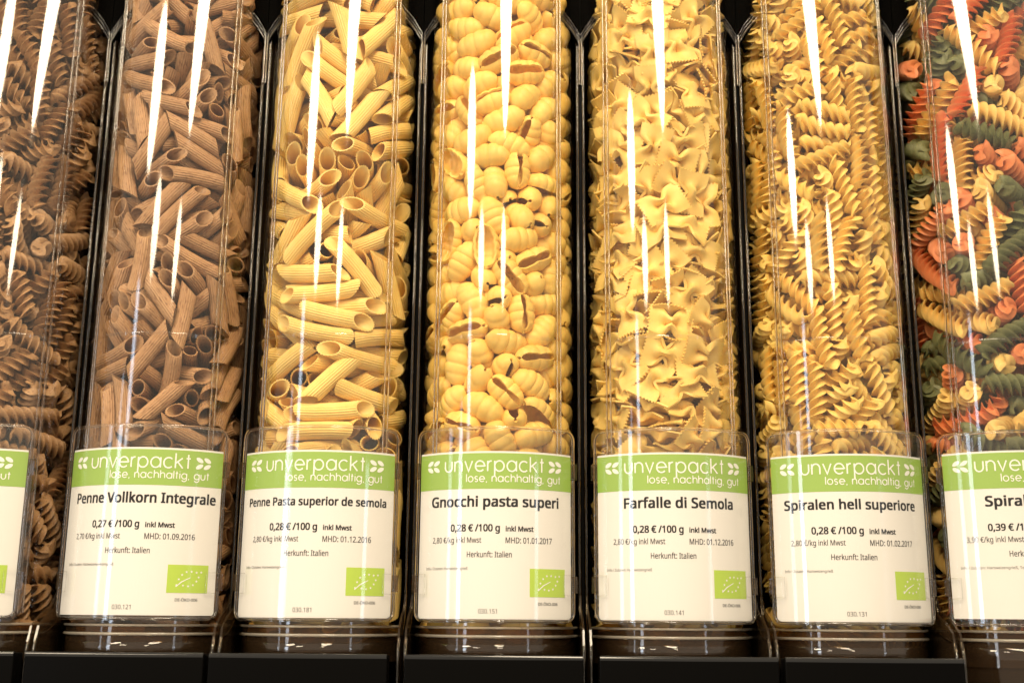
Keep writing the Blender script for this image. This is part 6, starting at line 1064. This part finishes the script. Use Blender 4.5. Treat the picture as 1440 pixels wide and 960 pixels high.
20,-189,422,2088,7,30,610, 0,451,47,2252,-15,149,979, 0,205,-413,2335,-763,644,-23, 2,47,163,2253,732,284,-434, 22,-263,371,2520,-937,85,-241, 12,177,153,2182,63,-831,465,
0,247,-254,2451,874,62,-473, 20,145,109,2350,198,-741,467, 2,311,-91,2346,583,-480,-421, 1,-77,244,2509,64,818,-527, 2,352,112,2512,196,415,809, 10,346,-293,2753,-37,211,558,
12,345,-68,2497,-533,-526,594, 2,-169,106,2553,322,655,-294, 23,294,-352,2945,-61,222,366, 22,250,176,2610,380,112,632, 10,-129,296,2702,272,694,597, 0,361,-57,2720,453,439,-770,
11,321,80,2901,-192,386,100, 23,99,139,2711,-461,-418,-783, 11,172,154,2879,168,636,641, 2,-118,433,2983,-572,483,-375, 13,-133,18,2911,-123,-638,677, 0,318,-46,3031,66,505,105,
1,-199,171,3056,-292,683,-588, 23,313,163,3109,155,485,-265, 20,6,455,3317,-957,39,-287, 22,11,-88,3064,-569,303,-694, 1,457,30,3669,114,-158,828, 1,246,253,3330,288,779,42,
13,147,1,3187,220,-674,-209, 2,339,79,3317,595,80,761, 23,224,-201,3395,490,438,473, 11,240,-56,3337,464,540,335, 10,-111,-35,3467,573,388,704, 0,408,-169,3566,405,-120,-67,
21,-327,242,3415,-538,301,-133, 21,309,119,3460,681,-39,-136, 20,287,82,3611,460,-433,604, 1,-157,182,3667,-436,-392,-498, 11,-258,196,3804,-470,387,580, 21,-348,151,3915,-112,545,813,
1,300,22,3769,5,645,-747, 11,-123,11,3848,205,-528,604, 11,202,8,3897,-392,458,-780, 1,162,-52,3737,402,-533,687, 23,302,114,3916,163,571,-311, 1,-220,356,4155,-94,108,910,
13,431,138,4068,215,-315,896, 21,102,249,4119,729,28,618, 3,-32,-39,4101,24,-278,882, 0,255,-75,4215,691,97,-352, 22,-454,-47,4571,138,220,-782, 20,-75,202,4393,427,355,827,
10,341,-290,4953,263,-229,41, 11,-2,57,4375,-112,664,427, 10,-346,63,4605,-349,447,815, 2,-16,99,4531,637,-320,664, 2,-71,-404,4909,277,287,829, 23,353,5,4348,826,253,135,
20,-404,194,4461,-204,-281,-915, 0,200,69,4551,487,-494,713, 10,-158,34,4565,-540,29,448, 12,172,-127,4665,-517,-456,-211, 22,-319,-48,4730,-40,-682,-440, 21,429,-32,4468,748,-110,67,
2,314,-86,4697,-674,115,401, 12,382,46,4613,-118,661,-700, 2,58,-322,4723,209,-688,-505, 2,313,156,4765,-548,625,-308, 10,235,-380,4880,166,-338,122, 22,-157,143,4781,-360,408,376,
23,443,69,4839,-96,841,-533, 21,-273,-206,4838,320,-671,-485, 13,60,-161,4791,-668,-313,416, 12,-431,118,4877,651,-68,-130, 2,-47,-444,4726,912,-161,-377, 3,-267,141,4899,58,-761,606,
3,-28,-167,4932,361,554,-91, 13,299,151,4999,51,-894,-323, 0,269,10,4947,-680,140,714, 10,-323,-270,4969,-119,-679,-421,
]),
]
KM = build_kinds()
meshes = {}
def get_mesh(k, v, ck):
    if (k, v, ck) not in meshes:
        nm = INFO[ck][0]; meshes[k, v, ck] = mesh_of(nm, *KM[k][v], M[ck])
    return meshes[k, v, ck]
# each piece: shape + 10 x colour, place in tenths of a millimetre, quaternion x y z in thousandths; the front pieces come first
for (i, k, nfront, nums) in HEAPS:
    deep = {}
    for q in range(len(nums)//7):
        c, X, Y, Z, qx, qy, qz = nums[7*q:7*q + 7]; v = c % 10; c //= 10
        p = Vector((X/1e4, Y/1e4, Z/1e4)); rot = Quaternion((math.sqrt(max(0, 1 - (qx*qx + qy*qy + qz*qz)/1e6)), qx/1e3, qy/1e3, qz/1e3)).normalized()
        ck = k if k != 'tr' else ('tr_y', 'tr_r', 'tr_g')[c]
        mw = Matrix.Translation(p + Vector((i*P, 0, 0))) @ rot.to_matrix().to_4x4()
        if q < nfront:
            o = bpy.data.objects.new(INFO[ck][0], get_mesh(k, v, ck)); COL.objects.link(o); o.matrix_world = mw
            o['label'] = INFO[ck][1]; o['category'] = 'pasta'; o['group'] = INFO[ck][2]
        else: deep.setdefault(ck, []).append((v, mw))
    for ck, lst in deep.items():
        VV = []; FF = []
        for v, mw in lst:
            V_, F2 = KM[k][v]; b = len(VV); VV += [tuple(mw @ Vector(p)) for p in V_]; FF += [tuple(b + j for j in f) for f in F2]
        o = part('pasta_mass', mesh_of('pasta_mass', VV, FF, M[ck])); o['kind'] = 'stuff'
        o['label'] = 'deeper layer of ' + INFO[ck][2]; o['category'] = 'pasta'
